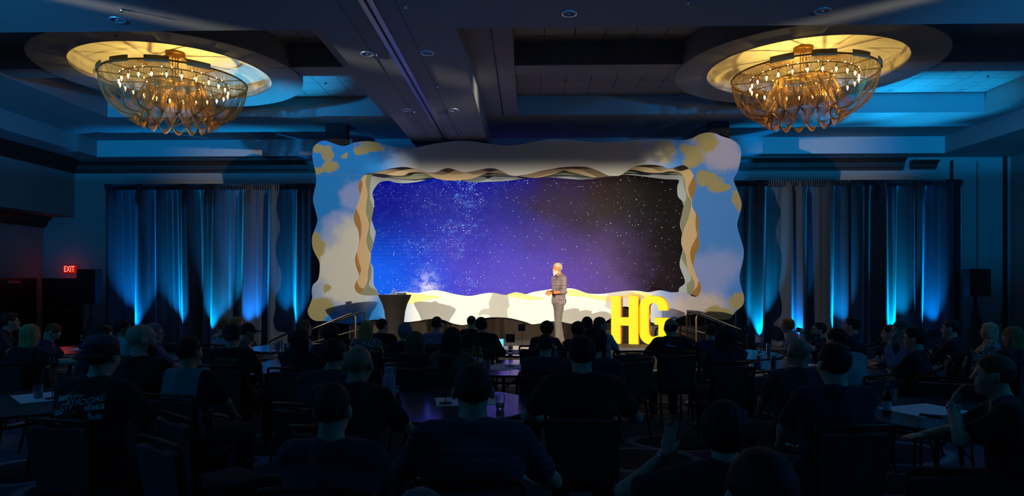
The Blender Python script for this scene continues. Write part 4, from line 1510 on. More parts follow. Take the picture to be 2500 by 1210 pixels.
def hair_mesh(style):
    """hair, caps and beards in the head's own frame"""
    if style in HAIR:
        return HAIR[style]
    h = .0075
    S = SDF((-.2, -.24, -.46), (.2, .24, .26), h)
    face = lambda a, b, c: S.cut(lambda X, Y, Z: (Y * a - Z * b - c))
    E = lambda c, r, k=.02, **q: S.ell(c, r, k, **q)
    if style in ('short', 'crop', 'side'):
        t = {'short': .012, 'crop': .007, 'side': .017}[style]
        E((0, -.014, .036), (.0755 + t * .55, .097 + t * .8, .089 + t))
        if style == 'side':
            E((.01, .035, .105), (.055, .05, .026), .02)
        S.ripple(.0016 if style != 'crop' else .0006, 150, 2)
        S.strands(.0010, 26, .3)
        face(.80, .60, .020)
        S.cut(lambda X, Y, Z: np.where(Y > -.028, .020 - Z - .25 * np.maximum(Y, 0), -1.0) + 0 * X)
        S.cut(lambda X, Y, Z: (-.066 - Z) + 0 * X + 0 * Y)
    elif style == 'fringe':
        E((0, -.014, .030), (.085, .105, .094))
        face(.80, .60, .022)
        S.cut(lambda X, Y, Z: (Z - .045) + 0 * X)
        S.cut(lambda X, Y, Z: (-.08 - Z) + 0 * X)
        S.cut(lambda X, Y, Z: Y + .0 + 0 * X + 0 * Z)
    elif style == 'long':
        E((0, -.018, .036), (.092, .110, .102))
        E((0, -.055, -.12), (.108, .058, .20), .04)
        S.cone((-.075, -.03, .0), (-.10, -.035, -.24), .035, .022, .03)
        S.cone((.075, -.03, .0), (.10, -.035, -.24), .035, .022, .03)
        S.strands(.0028, 17, .04)
        face(.80, .42, .030)
    elif style == 'wavy':
        E((0, -.018, .034), (.100, .114, .108))
        E((0, -.05, -.10), (.130, .070, .19), .04)
        S.cone((-.085, -.01, .0), (-.125, .01, -.24), .045, .03, .03)
        S.cone((.085, -.01, .0), (.125, .01, -.24), .045, .03, .03)
        S.strands(.0032, 15, .22)
        S.curls(.004, 70)
        face(.80, .40, .034)
    elif style == 'bob':
        E((0, -.018, .022), (.101, .112, .116))
        S.strands(.0025, 18, .08)
        face(.80, .45, .030)
        S.cut(lambda X, Y, Z: (-.10 - Z) + 0 * X)
    elif style == 'curly':
        E((0, -.02, .040), (.108, .118, .112))
        S.curls(.010, 130)
        face(.80, .48, .030)
        S.cut(lambda X, Y, Z: (-.09 - Z) + 0 * X)
    elif style == 'updo':
        E((0, -.015, .036), (.088, .108, .100))
        E((.02, -.07, .115), (.045, .045, .05), .02)
        S.cone((.02, -.08, .14), (.05, -.10, .20), .016, .004, .01)
        S.cone((.0, -.08, .14), (-.03, -.11, .19), .014, .004, .01)
        S.ripple(.004, 100, 3)
        face(.80, .55, .024)
        S.cut(lambda X, Y, Z: (-.08 - Z) + 0 * X)
    elif style in ('cap', 'cap_back'):
        f = 1 if style == 'cap' else -1
        E((0, -.012, .036), (.090, .112, .108))
        S.cut(lambda X, Y, Z: (.012 - Z) + f * .12 * Y + 0 * X)
        B = SDF((-.2, -.24, -.46), (.2, .24, .26), h)
        B.ell((0, f * .115, .020), (.078, .095, .013), .01, R=rot(0, 8 * f))
        B.cut(lambda X, Y, Z: (.06 - f * Y) + 0 * X + 0 * Z)
        S.D = np.minimum(S.D, B.D)
        S.ell((0, -.012, .150), (.010, .010, .008), .004)
    elif style == 'beard':
        E((0, .034, -.066), (.060, .066, .060))
        S.cone((0, .070, -.10), (0, .078, -.135), .034, .020, .02)
        E((0, .03, -.02), (.066, .07, .05), .02)
        S.ripple(.002, 120, 2)
        S.cut(lambda X, Y, Z: (Z + .028) + 0 * X + 0 * Y)
        S.cut(lambda X, Y, Z: (-.002 - Y) + 0 * X + 0 * Z)
        S.ell((0, .105, -.056), (.021, .022, .010), .004, op='sub')
    elif style == 'moustache':
        S.cone((-.024, .094, -.050), (0, .104, -.043), .007, .010, .006)
        S.cone((.024, .094, -.050), (0, .104, -.043), .007, .010, .006)
    HAIR[style] = S.mesh(style, [])
    return HAIR[style]


eye_me = MB().sphere((0, 0, 0), .0108, 10, 8).mesh('eye', mat('eye_white', (170, 150, 136), .2, var=0), 80)
iris_me = MB().lathe([(0.001, .0114), (.0055, .0100)], 12, Matrix.Rotation(-PI / 2, 4, 'X'), cap=False).mesh('iris', mat('iris_dark', (40, 30, 24), .2, var=0), 80)
gl = MB()
for s in (-1, 1):
    gl.tube([(s * .033 + .024 * math.cos(a), .112, .012 + .018 * math.sin(a)) for a in [2 * PI * i / 14 for i in range(14)]], .0022, 5, closed=True)
    gl.tube([(s * .058, .110, .016), (s * .082, .06, .014), (s * .084, -.01, .008)], .002, 5)
gl.tube([(-.01, .113, .014), (.01, .113, .014)], .002, 5)
glasses_me = gl.mesh('glasses', m_black)

SKIN = {'fair': mat('skin_fair', (222, 168, 138), .5, var=.06, scale=25), 'tan': mat('skin_tan', (196, 138, 104), .5, var=.06, scale=25), 'deep': mat('skin_deep', (120, 78, 56), .5, var=.06, scale=25)}


def set_mats(o, m):
    """object-level material, so figures can share mesh data"""
    if len(o.data.materials) == 0:
        o.data.materials.append(m)
    o.material_slots[0].link = 'OBJECT'
    o.material_slots[0].material = m


def cloth(col, kind='plain'):
    nm = 'cloth_%s_%d_%d_%d' % ((kind,) + tuple(col))
    if nm in MATS:
        return MATS[nm]
    if kind == 'plain':
        return mat(nm, col, .9, var=.12, scale=35, sheen=.1)
    m = bpy.data.materials.new(nm)
    m.use_nodes = True
    MATS[nm] = m
    nt = NT(m.node_tree)
    p = m.node_tree.nodes['Principled BSDF']
    p.inputs['Roughness'].default_value = .9
    oc = nt.sep(nt.obj())
    c = s2l(col)
    if kind == 'spots':
        f = nt.ss(nt.noise(nt.obj(), 55, 3, .7), .50, .56)
        nt.put(p.inputs['Base Color'], nt.mix(f, c, s2l((225, 215, 200))))
    elif kind == 'stripe':
        f = nt.ss(nt.m('SINE', nt.mul(oc[2], 170.0)), .6, .9)
        nt.put(p.inputs['Base Color'], nt.mix(nt.mul(f, .5), c, tuple(min(1, v * 2.2 + .05) for v in c)))
    elif kind == 'raglan':
        f = nt.ss(nt.m('ABSOLUTE', oc[0]), .165, .175)
        nt.put(p.inputs['Base Color'], nt.mix(f, c, s2l((26, 27, 34))))
    elif kind == 'plaid':
        g = lambda a, w, ph: nt.ss(nt.m('SINE', nt.add(nt.mul(a, w), ph)), .72, .86)
        hor, ver = nt.mul(oc[2], 1.0), nt.add(oc[0], nt.mul(oc[1], .9))
        b = nt.mix(nt.mul(nt.ss(nt.m('SINE', nt.mul(hor, 95.0)), -.2, .2), .6), s2l((92, 52, 58)), s2l((40, 42, 66)))
        b = nt.mix(nt.mul(nt.ss(nt.m('SINE', nt.mul(ver, 95.0)), -.2, .2), .5), b, s2l((44, 40, 60)))
        b = nt.mix(nt.mul(g(hor, 190.0, .6), .85), b, s2l((226, 206, 200)))
        b = nt.mix(nt.mul(g(ver, 190.0, 1.1), .75), b, s2l((226, 206, 200)))
        nt.put(p.inputs['Base Color'], b)
    return m

# ------------------------------------------------------------------ banquet chairs
m_seat = mat('chair_fabric', (52, 42, 40), .9, var=.18, scale=45, sheen=.15)
m_frame = mat('chair_frame', (58, 48, 36), .35, .75, var=.1, scale=30)


def rounded(w0, w1, z0, z1, r=.03, n=4):
    """upright panel outline, w0 wide at the foot and w1 at the head"""
    P = []
    for cx, cz, a0 in ((w0 / 2 - r, z0 + r, -90), (w1 / 2 - r, z1 - r, 0), (-w1 / 2 + r, z1 - r, 90), (-w0 / 2 + r, z0 + r, 180)):
        P += [(cx + r * math.cos(math.radians(a0 + 90 * i / n)), cz + r * math.sin(math.radians(a0 + 90 * i / n))) for i in range(n + 1)]
    return P


TILT = Matrix.Translation((0, -.205, .46)) @ Matrix.Rotation(math.radians(9), 4, 'X')
bk = MB()
lp = rounded(.375, .455, .02, .425)
bk.prism([lp], -.03, .02)
bk.v = [tuple(TILT @ (Vector(p) + Vector((0, -.035 * (1 - (p[0] / .23) ** 2) * .6, 0)))) for p in bk.v]
chair_me = {'backrest': bk.mesh('backrest', m_seat, 40)}
fr = MB()
pts = [(-.155, 0, -.42), (-.19, 0, -.02), (-.2, 0, .02), (-.238, 0, .435), (-.232, 0, .458), (-.214, 0, .468), (0, .0, .470), (.214, 0, .468), (.232, 0, .458), (.238, 0, .435), (.2, 0, .02), (.19, 0, -.02)]
fr.tube([TILT @ Vector(p) for p in pts[1:]], .013, 8)
chair_me['back_frame'] = fr.mesh('back_frame', m_frame, 60)
gr = MB()
gr.tube([TILT @ Vector((x, -.012, .448 - .012 * (1 - (x / .1) ** 2))) for x in (-.1, -.06, -.02, .02, .06, .1)], .008, 6)
chair_me['hand_grip'] = gr.mesh('hand_grip', m_frame, 60)
se = MB()
N = 28
vs = []
for j, (z, s_) in enumerate(((.405, .94), (.415, 1.0), (.445, 1.0), (.462, .95), (.468, .6), (.469, .001))):
    for i in range(N):
        th = 2 * PI * i / N
        c, d = math.cos(th), math.sin(th)
        k = (abs(c) ** 6 + abs(d) ** 6) ** (-1 / 6)
        vs.append((.215 * c * k * s_, .04 + .225 * d * k * s_, z))
se.add(vs, [(j * N + i, j * N + (i + 1) % N, (j + 1) * N + (i + 1) % N, (j + 1) * N + i) for j in range(5) for i in range(N)] + [tuple(range(N))[::-1]])
chair_me['seat'] = se.mesh('seat', m_seat, 50)
leg_f = [MB().tube([(s * .185, .235, .41), (s * .195, .27, .0)], .0125, 8).mesh('leg', m_frame, 60) for s in (-1, 1)]
leg_b = [MB().tube([(s * .185, -.185, .45), (s * .19, -.20, .3), (s * .20, -.29, .0)], .0125, 8).mesh('leg', m_frame, 60) for s in (-1, 1)]
strt = [MB().tube([(s * .19, .25, .2), (s * .195, -.235, .2)], .008, 6).mesh('stretcher', m_frame, 60) for s in (-1, 1)]
apron = MB().tube([(-.186, -.19, .4), (.186, -.19, .4)], .011, 6).tube([(-.186, .235, .4), (.186, .235, .4)], .011, 6).tube([(-.186, -.19, .4), (-.186, .235, .4)], .011, 6).tube([(.186, -.19, .4), (.186, .235, .4)], .011, 6).mesh('seat_frame', m_frame, 60)


def chair(x, y, yaw, lab, grp='banquet chairs'):
    o = empty('banquet_chair', (x, y, 0), yaw, label=lab, cat='chair', group=grp)
    for nm, me in chair_me.items():
        link(nm, me, o)
    for me in leg_f + leg_b:
        link('leg', me, o)
    for me in strt:
        link('stretcher', me, o)
    link('seat_frame', apron, o)
    return o


# ------------------------------------------------------------------ people
def person(px, yt, Y, yaw, ps, label, short, hair='short', hcol=(36, 26, 20), skin='fair', shirt=(30, 30, 34), kind='plain', sleeve='short', mirror=False, wide=1.0, trousers=(34, 36, 44), beard=None, glasses=False, cap=None, seat=True, nocol=None):
    f = figure_meshes(ps)
    hd, R, pz = f['hd'], f['R'], f['p']
    top = W(px, yt, Y=Y)
    hh = hd[2] + .122 + (.012 if hair not in (None, 'fringe') else 0)
    s = max(.86, min(1.07, (top.z - SEAT) / (hh - SEAT)))
    a = math.radians(yaw)
    fy = hd[1] * s
    loc = (top.x + math.sin(a) * fy, top.y - math.cos(a) * fy, SEAT * (1 - s))
    o = link('person', f['body'], None, loc, (0, 0, a), label=label, cat='person', group='seated audience')
    o.scale = ((-1 if mirror else 1) * s * wide, s, s)
    set_mats(o, SKIN[skin])
    c = link('shirt', f[sleeve], o)
    set_mats(c, cloth(shirt, kind))
    c = link('trousers', f['trousers'], o)
    set_mats(c, cloth(trousers))
    for q in ('shoeL', 'shoeR'):
        c = link('shoe', f[q], o)
        set_mats(c, mat('shoe_dark', (28, 24, 22), .5))
    M = Matrix.Translation(hd.tolist()) @ Matrix([list(r) for r in R]).to_4x4()
    for st_, col_, nm in ((hair, hcol, 'hair'), (beard and 'beard', beard, 'beard')):
        if st_:
            c = link(nm, hair_mesh(st_), o)
            c.matrix_local = M
            set_mats(c, mat('hair_%d_%d_%d' % tuple(col_), col_, .7, var=.25, scale=90, bump=.3))
    if cap:
        c = link('cap', hair_mesh(cap[0]), o)
        c.matrix_local = M
        set_mats(c, mat('cap_%d_%d_%d' % tuple(cap[1]), cap[1], .85, var=.1, scale=60))
    for sx in (-1, 1):
        e = link('eye', eye_me, o)
        e.matrix_local = M @ Matrix.Translation((sx * .031, .0835, .010))
        link('iris', iris_me, e)
    if glasses:
        g = link('glasses', glasses_me, o)
        g.matrix_local = M
    if seat:
        chair(loc[0], loc[1], a, 'dark padded banquet chair with the ' + short + ' on it')
    return o


def print_on(o, part, lines, m, size, cx, cz, sx=1.0, tilt=0.0, name='shirt_print'):
    """flat lettering draped on the back of a garment"""
    sh = [c for c in o.children if c.name.startswith(part)][0]
    me = sh.data
    bv = BVHTree.FromPolygons([v.co for v in me.vertices], [p.vertices for p in me.polygons])
    t = text_mesh(lines, size)
    ct, st_ = math.cos(tilt), math.sin(tilt)
    for v in t.vertices:
        x, z = v.co.x * sx, v.co.y
        x, z = cx + x * ct - z * st_, cz + x * st_ + z * ct
        hit = bv.ray_cast(Vector((x, -.9, z)), Vector((0, 1, 0)))[0]
        v.co = (x, (hit.y if hit else -.16) - .004, z)
    t.materials.clear()
    t.materials.append(m)
    return link(name, t, o)


BLK, NAVY, GREY, CHAR, MAR = (22, 22, 25), (28, 32, 52), (96, 96, 102), (48, 48, 54), (92, 26, 52)
DK, BRN, BLD, RED, GRY = (24, 18, 15), (62, 40, 26), (206, 164, 100), (150, 76, 34), (128, 128, 132)
p = person
p(25, 763, 9.10, -62.0, 'chin', 'man in navy shirt in profile, hand at his mouth, by the dark doors', 'man holding his chin by the doors', 'side', BRN, shirt=NAVY, mirror=False)
p(76, 790, 7.11, -11.2, 'stretch', 'woman with long straight blonde hair and bare arms, one arm stretched out', 'long-haired blonde woman', 'long', BLD, shirt=BLK, wide=.9)
reader = p(128, 788, 8.32, -69.5, 'read', 'man with short reddish hair bending over a white leaflet', 'man reading a leaflet', 'crop', RED, shirt=(44, 44, 78), kind='stripe')
p(250, 794, 6.79, -62.4, 'lean', 'brown-haired man in profile just behind the man in grey-topped cap', 'brown-haired man behind the capped man', 'side', (70, 40, 26), shirt=CHAR)
caps = p(251, 819, 4.28, -12.0, 'wide', 'broad man in grey-topped black cap and black tee with green print', 'man in green printed tee', 'crop', DK, shirt=(20, 20, 22), wide=1.1, cap=('cap_back', (36, 35, 38)))
p(301, 780, 8.45, -29.7, 'calm_turn', 'dark-haired man in mint green polo before the curtain', 'man in mint polo', 'short', DK, skin='tan', shirt=(120, 190, 180))
bald = p(347, 790, 5.34, -14.8, 'calm_turn', 'bald man with long beard in black tee and lanyard', 'bald bearded man', None, DK, shirt=BLK, beard=(44, 28, 20), wide=1.1)
p(376, 788, 7.50, -44.2, 'calm_turn', 'man with glasses in lavender shirt half hidden by the bald bearded man', 'man in lavender shirt', 'short', GRY, shirt=(120, 116, 150), glasses=True)
p(463, 820, 5.09, -14.9, 'calm', 'dark-haired man in a grey raglan tee with dark sleeves', 'man in raglan tee', 'short', (18, 14, 14), skin='tan', shirt=(132, 130, 132), kind='raglan')
p(549, 775, 9.18, -22.5, 'calm', 'man with warm-lit sandy hair in blue denim shirt', 'man in denim shirt', 'crop', (176, 118, 62), shirt=(92, 104, 140), kind='spots', sleeve='long')
p(580, 773.5, 10.04, -65.9, 'calm', 'man with flat-top sandy hair behind the man in denim shirt', 'flat-top man', 'side', (190, 128, 60), shirt=GREY)
dream = p(568, 791, 6.82, -6.0, 'calm', 'man in dark teal cap and black tee lettered dream garage', 'man in the dream garage tee', 'crop', DK, shirt=BLK, cap=('cap_back', (24, 38, 44)), wide=1.06)
p(606, 792, 8.71, -63.1, 'lean', 'man in black cap with brim forward, grey sleeves, in profile', 'man with brim-forward cap', 'crop', DK, skin='tan', shirt=(86, 82, 92), cap=('cap', (20, 20, 22)))
p(745, 782, 9.06, -59.1, 'calm', 'woman with curly pinned-up fair hair, glasses and white top', 'woman with pinned-up hair', 'updo', (150, 112, 74), shirt=(176, 186, 200), glasses=True, wide=.92)
p(735, 801, 6.68, -9.8, 'calm', 'woman with long dark auburn hair and black top near the curtain', 'woman with auburn hair', 'long', (44, 20, 18), shirt=BLK, wide=.95, sleeve='long')
p(808, 788, 7.63, -3.8, 'calm', 'dark-haired person in front of the stage stairs', 'dark-haired person by the stairs', 'bob', (20, 15, 16), shirt=NAVY)
p(818, 824, 4.96, -13.1, 'lean', 'dark-haired man in charcoal shirt beside the bald man in black tee', 'man in charcoal shirt', 'short', (22, 18, 18), shirt=CHAR, skin='tan')
baldt = p(876, 844, 4.26, -10.3, 'lean', 'bald man in black tee beside the big plastic water bottle', 'bald man by the water bottle', None, DK, shirt=(20, 20, 26), skin='tan', wide=1.08)
p(894, 782, 8.71, 1.0, 'calm', 'woman with sleek golden hair and dark patterned blouse', 'golden-haired woman', 'long', (196, 148, 80), shirt=(30, 32, 44), kind='spots', wide=.92)
p(934, 777, 9.66, -4.4, 'calm_turn', 'dark-haired man in black high-collar jacket before the cocktail table', 'man in black jacket', 'short', (26, 16, 12), shirt=BLK, sleeve='long')
p(990, 786, 8.01, -3.4, 'calm', 'woman with short silver-grey hair and maroon top', 'silver-haired woman', 'bob', (120, 124, 130), shirt=(72, 22, 44), wide=.95)
p(1067, 771, 9.29, -14.0, 'calm', 'balding man in mauve checked shirt', 'man in mauve shirt', 'crop', (70, 46, 34), shirt=(150, 112, 134), kind='stripe')
p(1015, 812, 7.05, -17.0, 'calm', 'woman with wavy blonde-brown hair and maroon cardigan', 'wavy-haired woman', 'wavy', (120, 88, 56), shirt=MAR, sleeve='long', wide=.95)
p(1105, 798, 6.64, -16.9, 'calm', 'woman with long black hair and tan blouse', 'black-haired woman', 'long', (14, 11, 12), shirt=(120, 86, 70), wide=1.0, skin='tan')
p(1152, 783, 10.68, -28.8, 'calm', 'man in black jacket mostly hidden behind the man in black sweater', 'man hidden behind the black sweater', 'crop', (80, 46, 26), shirt=BLK, sleeve='long')
p(1175, 773, 9.29, -4.7, 'lean', 'dark-haired man in black sweater beside the glowing phone', 'man in black sweater', 'short', (14, 12, 12), shirt=(18, 18, 22), sleeve='long', wide=1.1, skin='tan')
p(1336, 788, 9.21, -22.0, 'lean', 'person with black curly hair in front of the speaker on stage', 'curly-haired person', 'curly', (14, 12, 13), shirt=BLK)
p(1332, 813, 6.43, -4.8, 'calm', 'man with cropped hair in dark blue-grey tee', 'man in blue-grey tee', 'crop', (34, 28, 26), shirt=(44, 48, 62), wide=1.06)
p(1412, 786, 8.73, -23.8, 'calm', 'person with tousled dark hair facing the stage', 'tousle-haired person', 'curly', (24, 18, 18), shirt=CHAR, wide=.95)
p(1433, 785, 10.37, 4.7, 'calm', 'person with smooth dark hair behind the tousle-haired one', 'smooth-haired person', 'bob', (22, 14, 14), shirt=NAVY)
p(1466, 773, 9.65, -42.9, 'calm_turn', 'red-haired man in white shirt beside the yellow letter H', 'red-haired man', 'short', (140, 70, 34), shirt=(170, 172, 174))
p(1452, 801, 5.75, -8.9, 'calm', 'dark bushy-haired man in navy shirt just behind a broad man', 'bushy-haired man', 'curly', (24, 14, 13), shirt=(30, 34, 52))
p(1420, 817, 4.60, -3.8, 'wide', 'broad man in black tee on the chair beside the open aisle', 'broad man in black tee', 'short', (20, 15, 15), shirt=(20, 19, 22), wide=1.12)
polo = p(1637, 777, 8.48, 3.1, 'wide', 'bald man in black polo in front of the yellow letter G', 'bald man in black polo', 'fringe', (34, 22, 16), shirt=BLK, wide=1.08, skin='tan')
p(1735, 791, 8.65, 3.1, 'calm', 'man with short dark hair in blue tee below the stair rails', 'man in blue tee', 'crop', (40, 30, 26), shirt=(46, 58, 84))
p(1772, 794, 7.29, 4.0, 'calm', 'woman with very long dark curly hair and navy top', 'woman with long dark curls', 'wavy', (34, 20, 22), shirt=(30, 30, 58), wide=1.0)
p(1922, 782, 10.24, 72.2, 'lean', 'woman with glossy copper hair and grey tee, elbows on the table', 'copper-haired woman', 'bob', (176, 104, 40), shirt=(150, 150, 152), wide=.92)
drinker = p(1998, 785, 8.98, 92.0, 'drink', 'man with glasses drinking from a green bottle, in profile', 'man drinking from a bottle', 'short', (26, 18, 16), shirt=(24, 26, 44), glasses=True)
p(1949, 825, 5.30, 10.0, 'calm', 'bald man in dark tee whose head shows a bluish rim of light', 'bald man in dark tee', None, DK, shirt=CHAR, wide=1.06, skin='tan')
p(2043, 800, 6.51, 28.2, 'lean', 'dark-haired man in light grey tee turned to the stage', 'man in light grey tee', 'short', (16, 13, 14), shirt=(150, 148, 148), wide=1.08)
p(2035, 835, 4.12, 7.1, 'calm', 'dark-haired man in navy tee beside the round table with brown bottle', 'man in navy tee', 'short', (15, 12, 13), shirt=(32, 34, 56), wide=1.08)
logo1 = p(2080, 775, 9.31, 48.0, 'calm', 'tall dark-haired man in dark shirt with a white mark at the collar', 'tall man with collar mark', 'side', (20, 13, 12), shirt=(34, 40, 56))
p(2172, 792, 8.43, 62.0, 'lean', 'person with bright red hair in profile, forearms on the table', 'red-haired person in profile', 'short', (150, 62, 26), shirt=(30, 32, 44))
p(2200, 780, 7.84, 61.9, 'chin', 'grey-haired man with glasses and denim shirt resting chin on hand', 'man resting his chin on his hand', 'short', (88, 78, 72), shirt=(104, 122, 146), glasses=True, sleeve='long')
logo2 = p(2232, 797, 6.82, 50.8, 'calm', 'dark-haired man with glasses in black shirt with white back mark', 'man with white back mark', 'side', (14, 11, 12), shirt=BLK, glasses=True, wide=1.08)
p(2320, 779, 8.59, 54.8, 'calm', 'man with short hair in black shirt in profile before the tall panels', 'man in profile before the panels', 'crop', (46, 32, 28), shirt=BLK, sleeve='long', wide=1.1)
p(2413, 788, 8.86, 61.2, 'calm', 'woman with curly pale blonde hair and leopard print top', 'woman in leopard print', 'wavy', (190, 160, 118), shirt=(40, 34, 34), kind='spots', sleeve='long', wide=.9)
p(2470, 796, 7.42, 21.3, 'calm', 'woman with straight copper-blonde hair and black top', 'copper-blonde woman', 'long', (158, 104, 54), shirt=BLK, sleeve='long')
p(2425, 862, 3.96, 59.0, 'sip', 'large man in black shirt with wristwatch, hand raised to his mouth', 'large man with wristwatch', 'crop', (120, 62, 34), shirt=(18, 17, 20), wide=1.12)
p(1155, 885, 3.10, -0.1, 'wide', 'broad man in grey striped tee at the table with blue-lit top', 'broad man in striped tee', 'crop', (40, 34, 34), shirt=(58, 62, 78), kind='stripe', wide=1.12)
p(813, 931, 2.85, -2.4, 'calm', 'young man with cropped hair in dark grey tee in front of the bald man', 'young man in dark grey tee', 'crop', (52, 34, 28), shirt=(52, 54, 66))
p(1025, 1186, 1.61, 0.6, 'calm', 'person of whom only the grey-haired crown shows', 'person showing only a grey crown', 'crop', (120, 112, 110), shirt=CHAR)
p(1765, 975, 2.63, 0.0, 'hand_up', 'woman with dark hair, one hand with wristwatch raised beside her head', 'woman with raised hand', 'bob', (30, 18, 20), shirt=(44, 40, 46), wide=.95)
p(1857, 1086, 1.58, 0.3, 'calm', 'person with close-cropped dark head behind the woman raising a hand', 'person with close-cropped dark head', 'crop', (30, 20, 20), shirt=BLK)
p(-185, 845, 5.48, -83.8, 'lean', 'person in jeans at the edge of the table with number fifteen', 'person in jeans by number fifteen', 'short', DK, shirt=NAVY, trousers=(58, 80, 118))

m_print = mat('print_white', (215, 220, 215), .8, var=.3, scale=60)
m_gold = mat('print_gold', (190, 168, 70), .8, var=.15)
m_leaf = mat('print_green', (46, 120, 50), .8, var=.3, scale=40)
print_on(dream, 'shirt', 'Dream garage\nin progress...', m_gold, .042, 0, .985)
def marks_on(o, n, w, h, cx, cz, tilt=0.0, seed=1):
    """row of small illegible printed strokes on the back of a garment"""
    me = [c for c in o.children if c.name.startswith('shirt')][0].data
    bv = BVHTree.FromPolygons([v.co for v in me.vertices], [q.vertices for q in me.polygons])
    r = random.Random(seed)
    m = MB()
    for i in range(n):
        x0, x1 = -w / 2 + w * i / n, -w / 2 + w * (i + .8) / n
        hh = h * r.uniform(.55, 1.0)
        vs = []
        for x, z in ((x0, 0), (x1, 0), (x1, hh), (x0, hh)):
            X, Z = cx + x * math.cos(tilt) - z * math.sin(tilt), cz + x * math.sin(tilt) + z * math.cos(tilt)
            hit = bv.ray_cast(Vector((X, -.9, Z)), Vector((0, 1, 0)))[0]
            vs.append((X, (hit.y if hit else -.16) - .003, Z))
        m.add(vs, [(0, 1, 2, 3)])
    return m.build('shirt_print', m_print, o)


marks_on(polo, 10, .11, .018, -.03, 1.0, -.18)
marks_on(logo1, 10, .10, .012, .0, 1.02, -.04, 2)
marks_on(logo2, 9, .10, .018, .03, .95, .05, 3)
for t_, x_, z_, sz, ti in (('OTT', -.03, 1.0, .055, .1), ('CTV', -.06, .955, .055, .12), ('SOCIAL', .07, .995, .045, .2)):
    print_on(caps, 'shirt', t_, m_print, sz, x_, z_, tilt=ti)
for k_, (x_, z_, w_, ti) in enumerate(((-.12, .985, .07, .25), (.11, .945, .10, .1), (.12, .89, .07, 0), (-.13, .90, .10, .3))):
    marks_on(caps, 7, w_, .035, x_, z_, ti, k_)
lf = MB()
sh = [c for c in caps.children if c.name.startswith('shirt')][0].data
bv = BVHTree.FromPolygons([v.co for v in sh.vertices], [q.vertices for q in sh.polygons])
lr = random.Random(4)
for k in range(38):
    cx, cz = lr.uniform(-.17, .17), lr.uniform(.86, 1.03)
    a, r = lr.uniform(0, 6.28), lr.uniform(.012, .022)
    vs = []
    for (u_, v_) in ((-1, 0), (-.3, .45), (1, 0), (-.3, -.45)):
        x, z = cx + r * (u_ * math.cos(a) - v_ * math.sin(a)), cz + r * (u_ * math.sin(a) + v_ * math.cos(a))
        h = bv.ray_cast(Vector((x, -.9, z)), Vector((0, 1, 0)))[0]
        vs.append((x, (h.y if h else -.16) - .003, z))
    lf.add(vs, [(0, 1, 2, 3)])
lf.build('leaf_print', m_leaf, caps)
# light back panel of the grey-topped cap
MB().lathe([(.096, .085), (.092, .105), (.07, .135), (.0, .149)], 24, cap=False).build('cap_panel', mat('cap_grey', (96, 92, 96), .85, var=.1, scale=60), caps, 60).matrix_local = Matrix.Translation(figure_meshes('wide')['hd'].tolist()) @ Matrix.Translation((0, -.012, -.0))
# lanyard of the bald bearded man
hd = figure_meshes('calm_turn')['hd']
MB().tube([(.085 * math.cos(a), hd[1] - .025 + .085 * math.sin(a), hd[2] - .135 + .02 * math.sin(a)) for a in [2 * PI * i / 24 for i in range(24)]], .004, 5, closed=True).build('lanyard', m_black, bald)

# spare chairs standing between the tables
for x_, y_, yw, lb in ((1.09, 7.67, 25.5, 'empty banquet chair angled into the aisle before the stage'), (1.26, 8.45, 6.6, 'empty banquet chair pushed in near the yellow letter H'), (-1.40, 2.45, -6.1, 'empty dark banquet chair behind the man in green printed tee'), (2.16, 6.59, 29.6, 'empty banquet chair beside the woman with long dark curls'), (3.80, 6.17, -24.0, 'empty banquet chair beyond the table with brown bottle'), (-2.05, 4.34, -38.4, 'empty banquet chair turned sideways behind the man in charcoal shirt'), (-1.79, 3.69, -36.6, 'empty banquet chair turned sideways beside the young man in grey')):
    chair(x_, y_, math.radians(yw), lb)

# ------------------------------------------------------------------ tables
mt = bpy.data.materials.new('table_top')
mt.use_nodes = True
MATS['table_top'] = mt
nt = NT(mt.node_tree)
pb = mt.node_tree.nodes['Principled BSDF']
oc = nt.sep(nt.obj())
gr_ = nt.noise(nt.xyz(nt.mul(oc[0], 1.5), nt.mul(oc[1], 22.0), 0.0), 2.0, 4, .6)
nt.put(pb.inputs['Base Color'], nt.mix(gr_, s2l((62, 60, 64)), s2l((92, 88, 94))))
pb.inputs['Roughness'].default_value = .17
top_me = MB().lathe([(0.001, .722), (.735, .722), (.752, .728), (.755, .740), (.748, .75), (0.001, .75)], 72).mesh('table_top', mt, 40)
edge_me = MB().lathe([(.7555, .724), (.760, .730), (.760, .742), (.7555, .748)], 72, cap=False).mesh('edge_band', m_black, 60)
tleg = []
for k in range(4):
    a = PI / 4 + k * PI / 2
    tleg.append(MB().tube([(.36 * math.cos(a), .36 * math.sin(a), .72), (.40 * math.cos(a), .40 * math.sin(a), .4), (.56 * math.cos(a), .56 * math.sin(a), .0)], .019, 8).mesh('leg', m_black, 60))
brace_me = MB().tube([(-.27, -.27, .55), (.27, .27, .55)], .012, 6).tube([(-.27, .27, .55), (.27, -.27, .55)], .012, 6).mesh('brace', m_black, 60)
m_sheet = mat('paper_white', (226, 226, 224), .8, var=.03)


WORD = {'15': 'fifteen', '9': 'nine', '3': 'three', '8': 'eight', '4': 'four'}


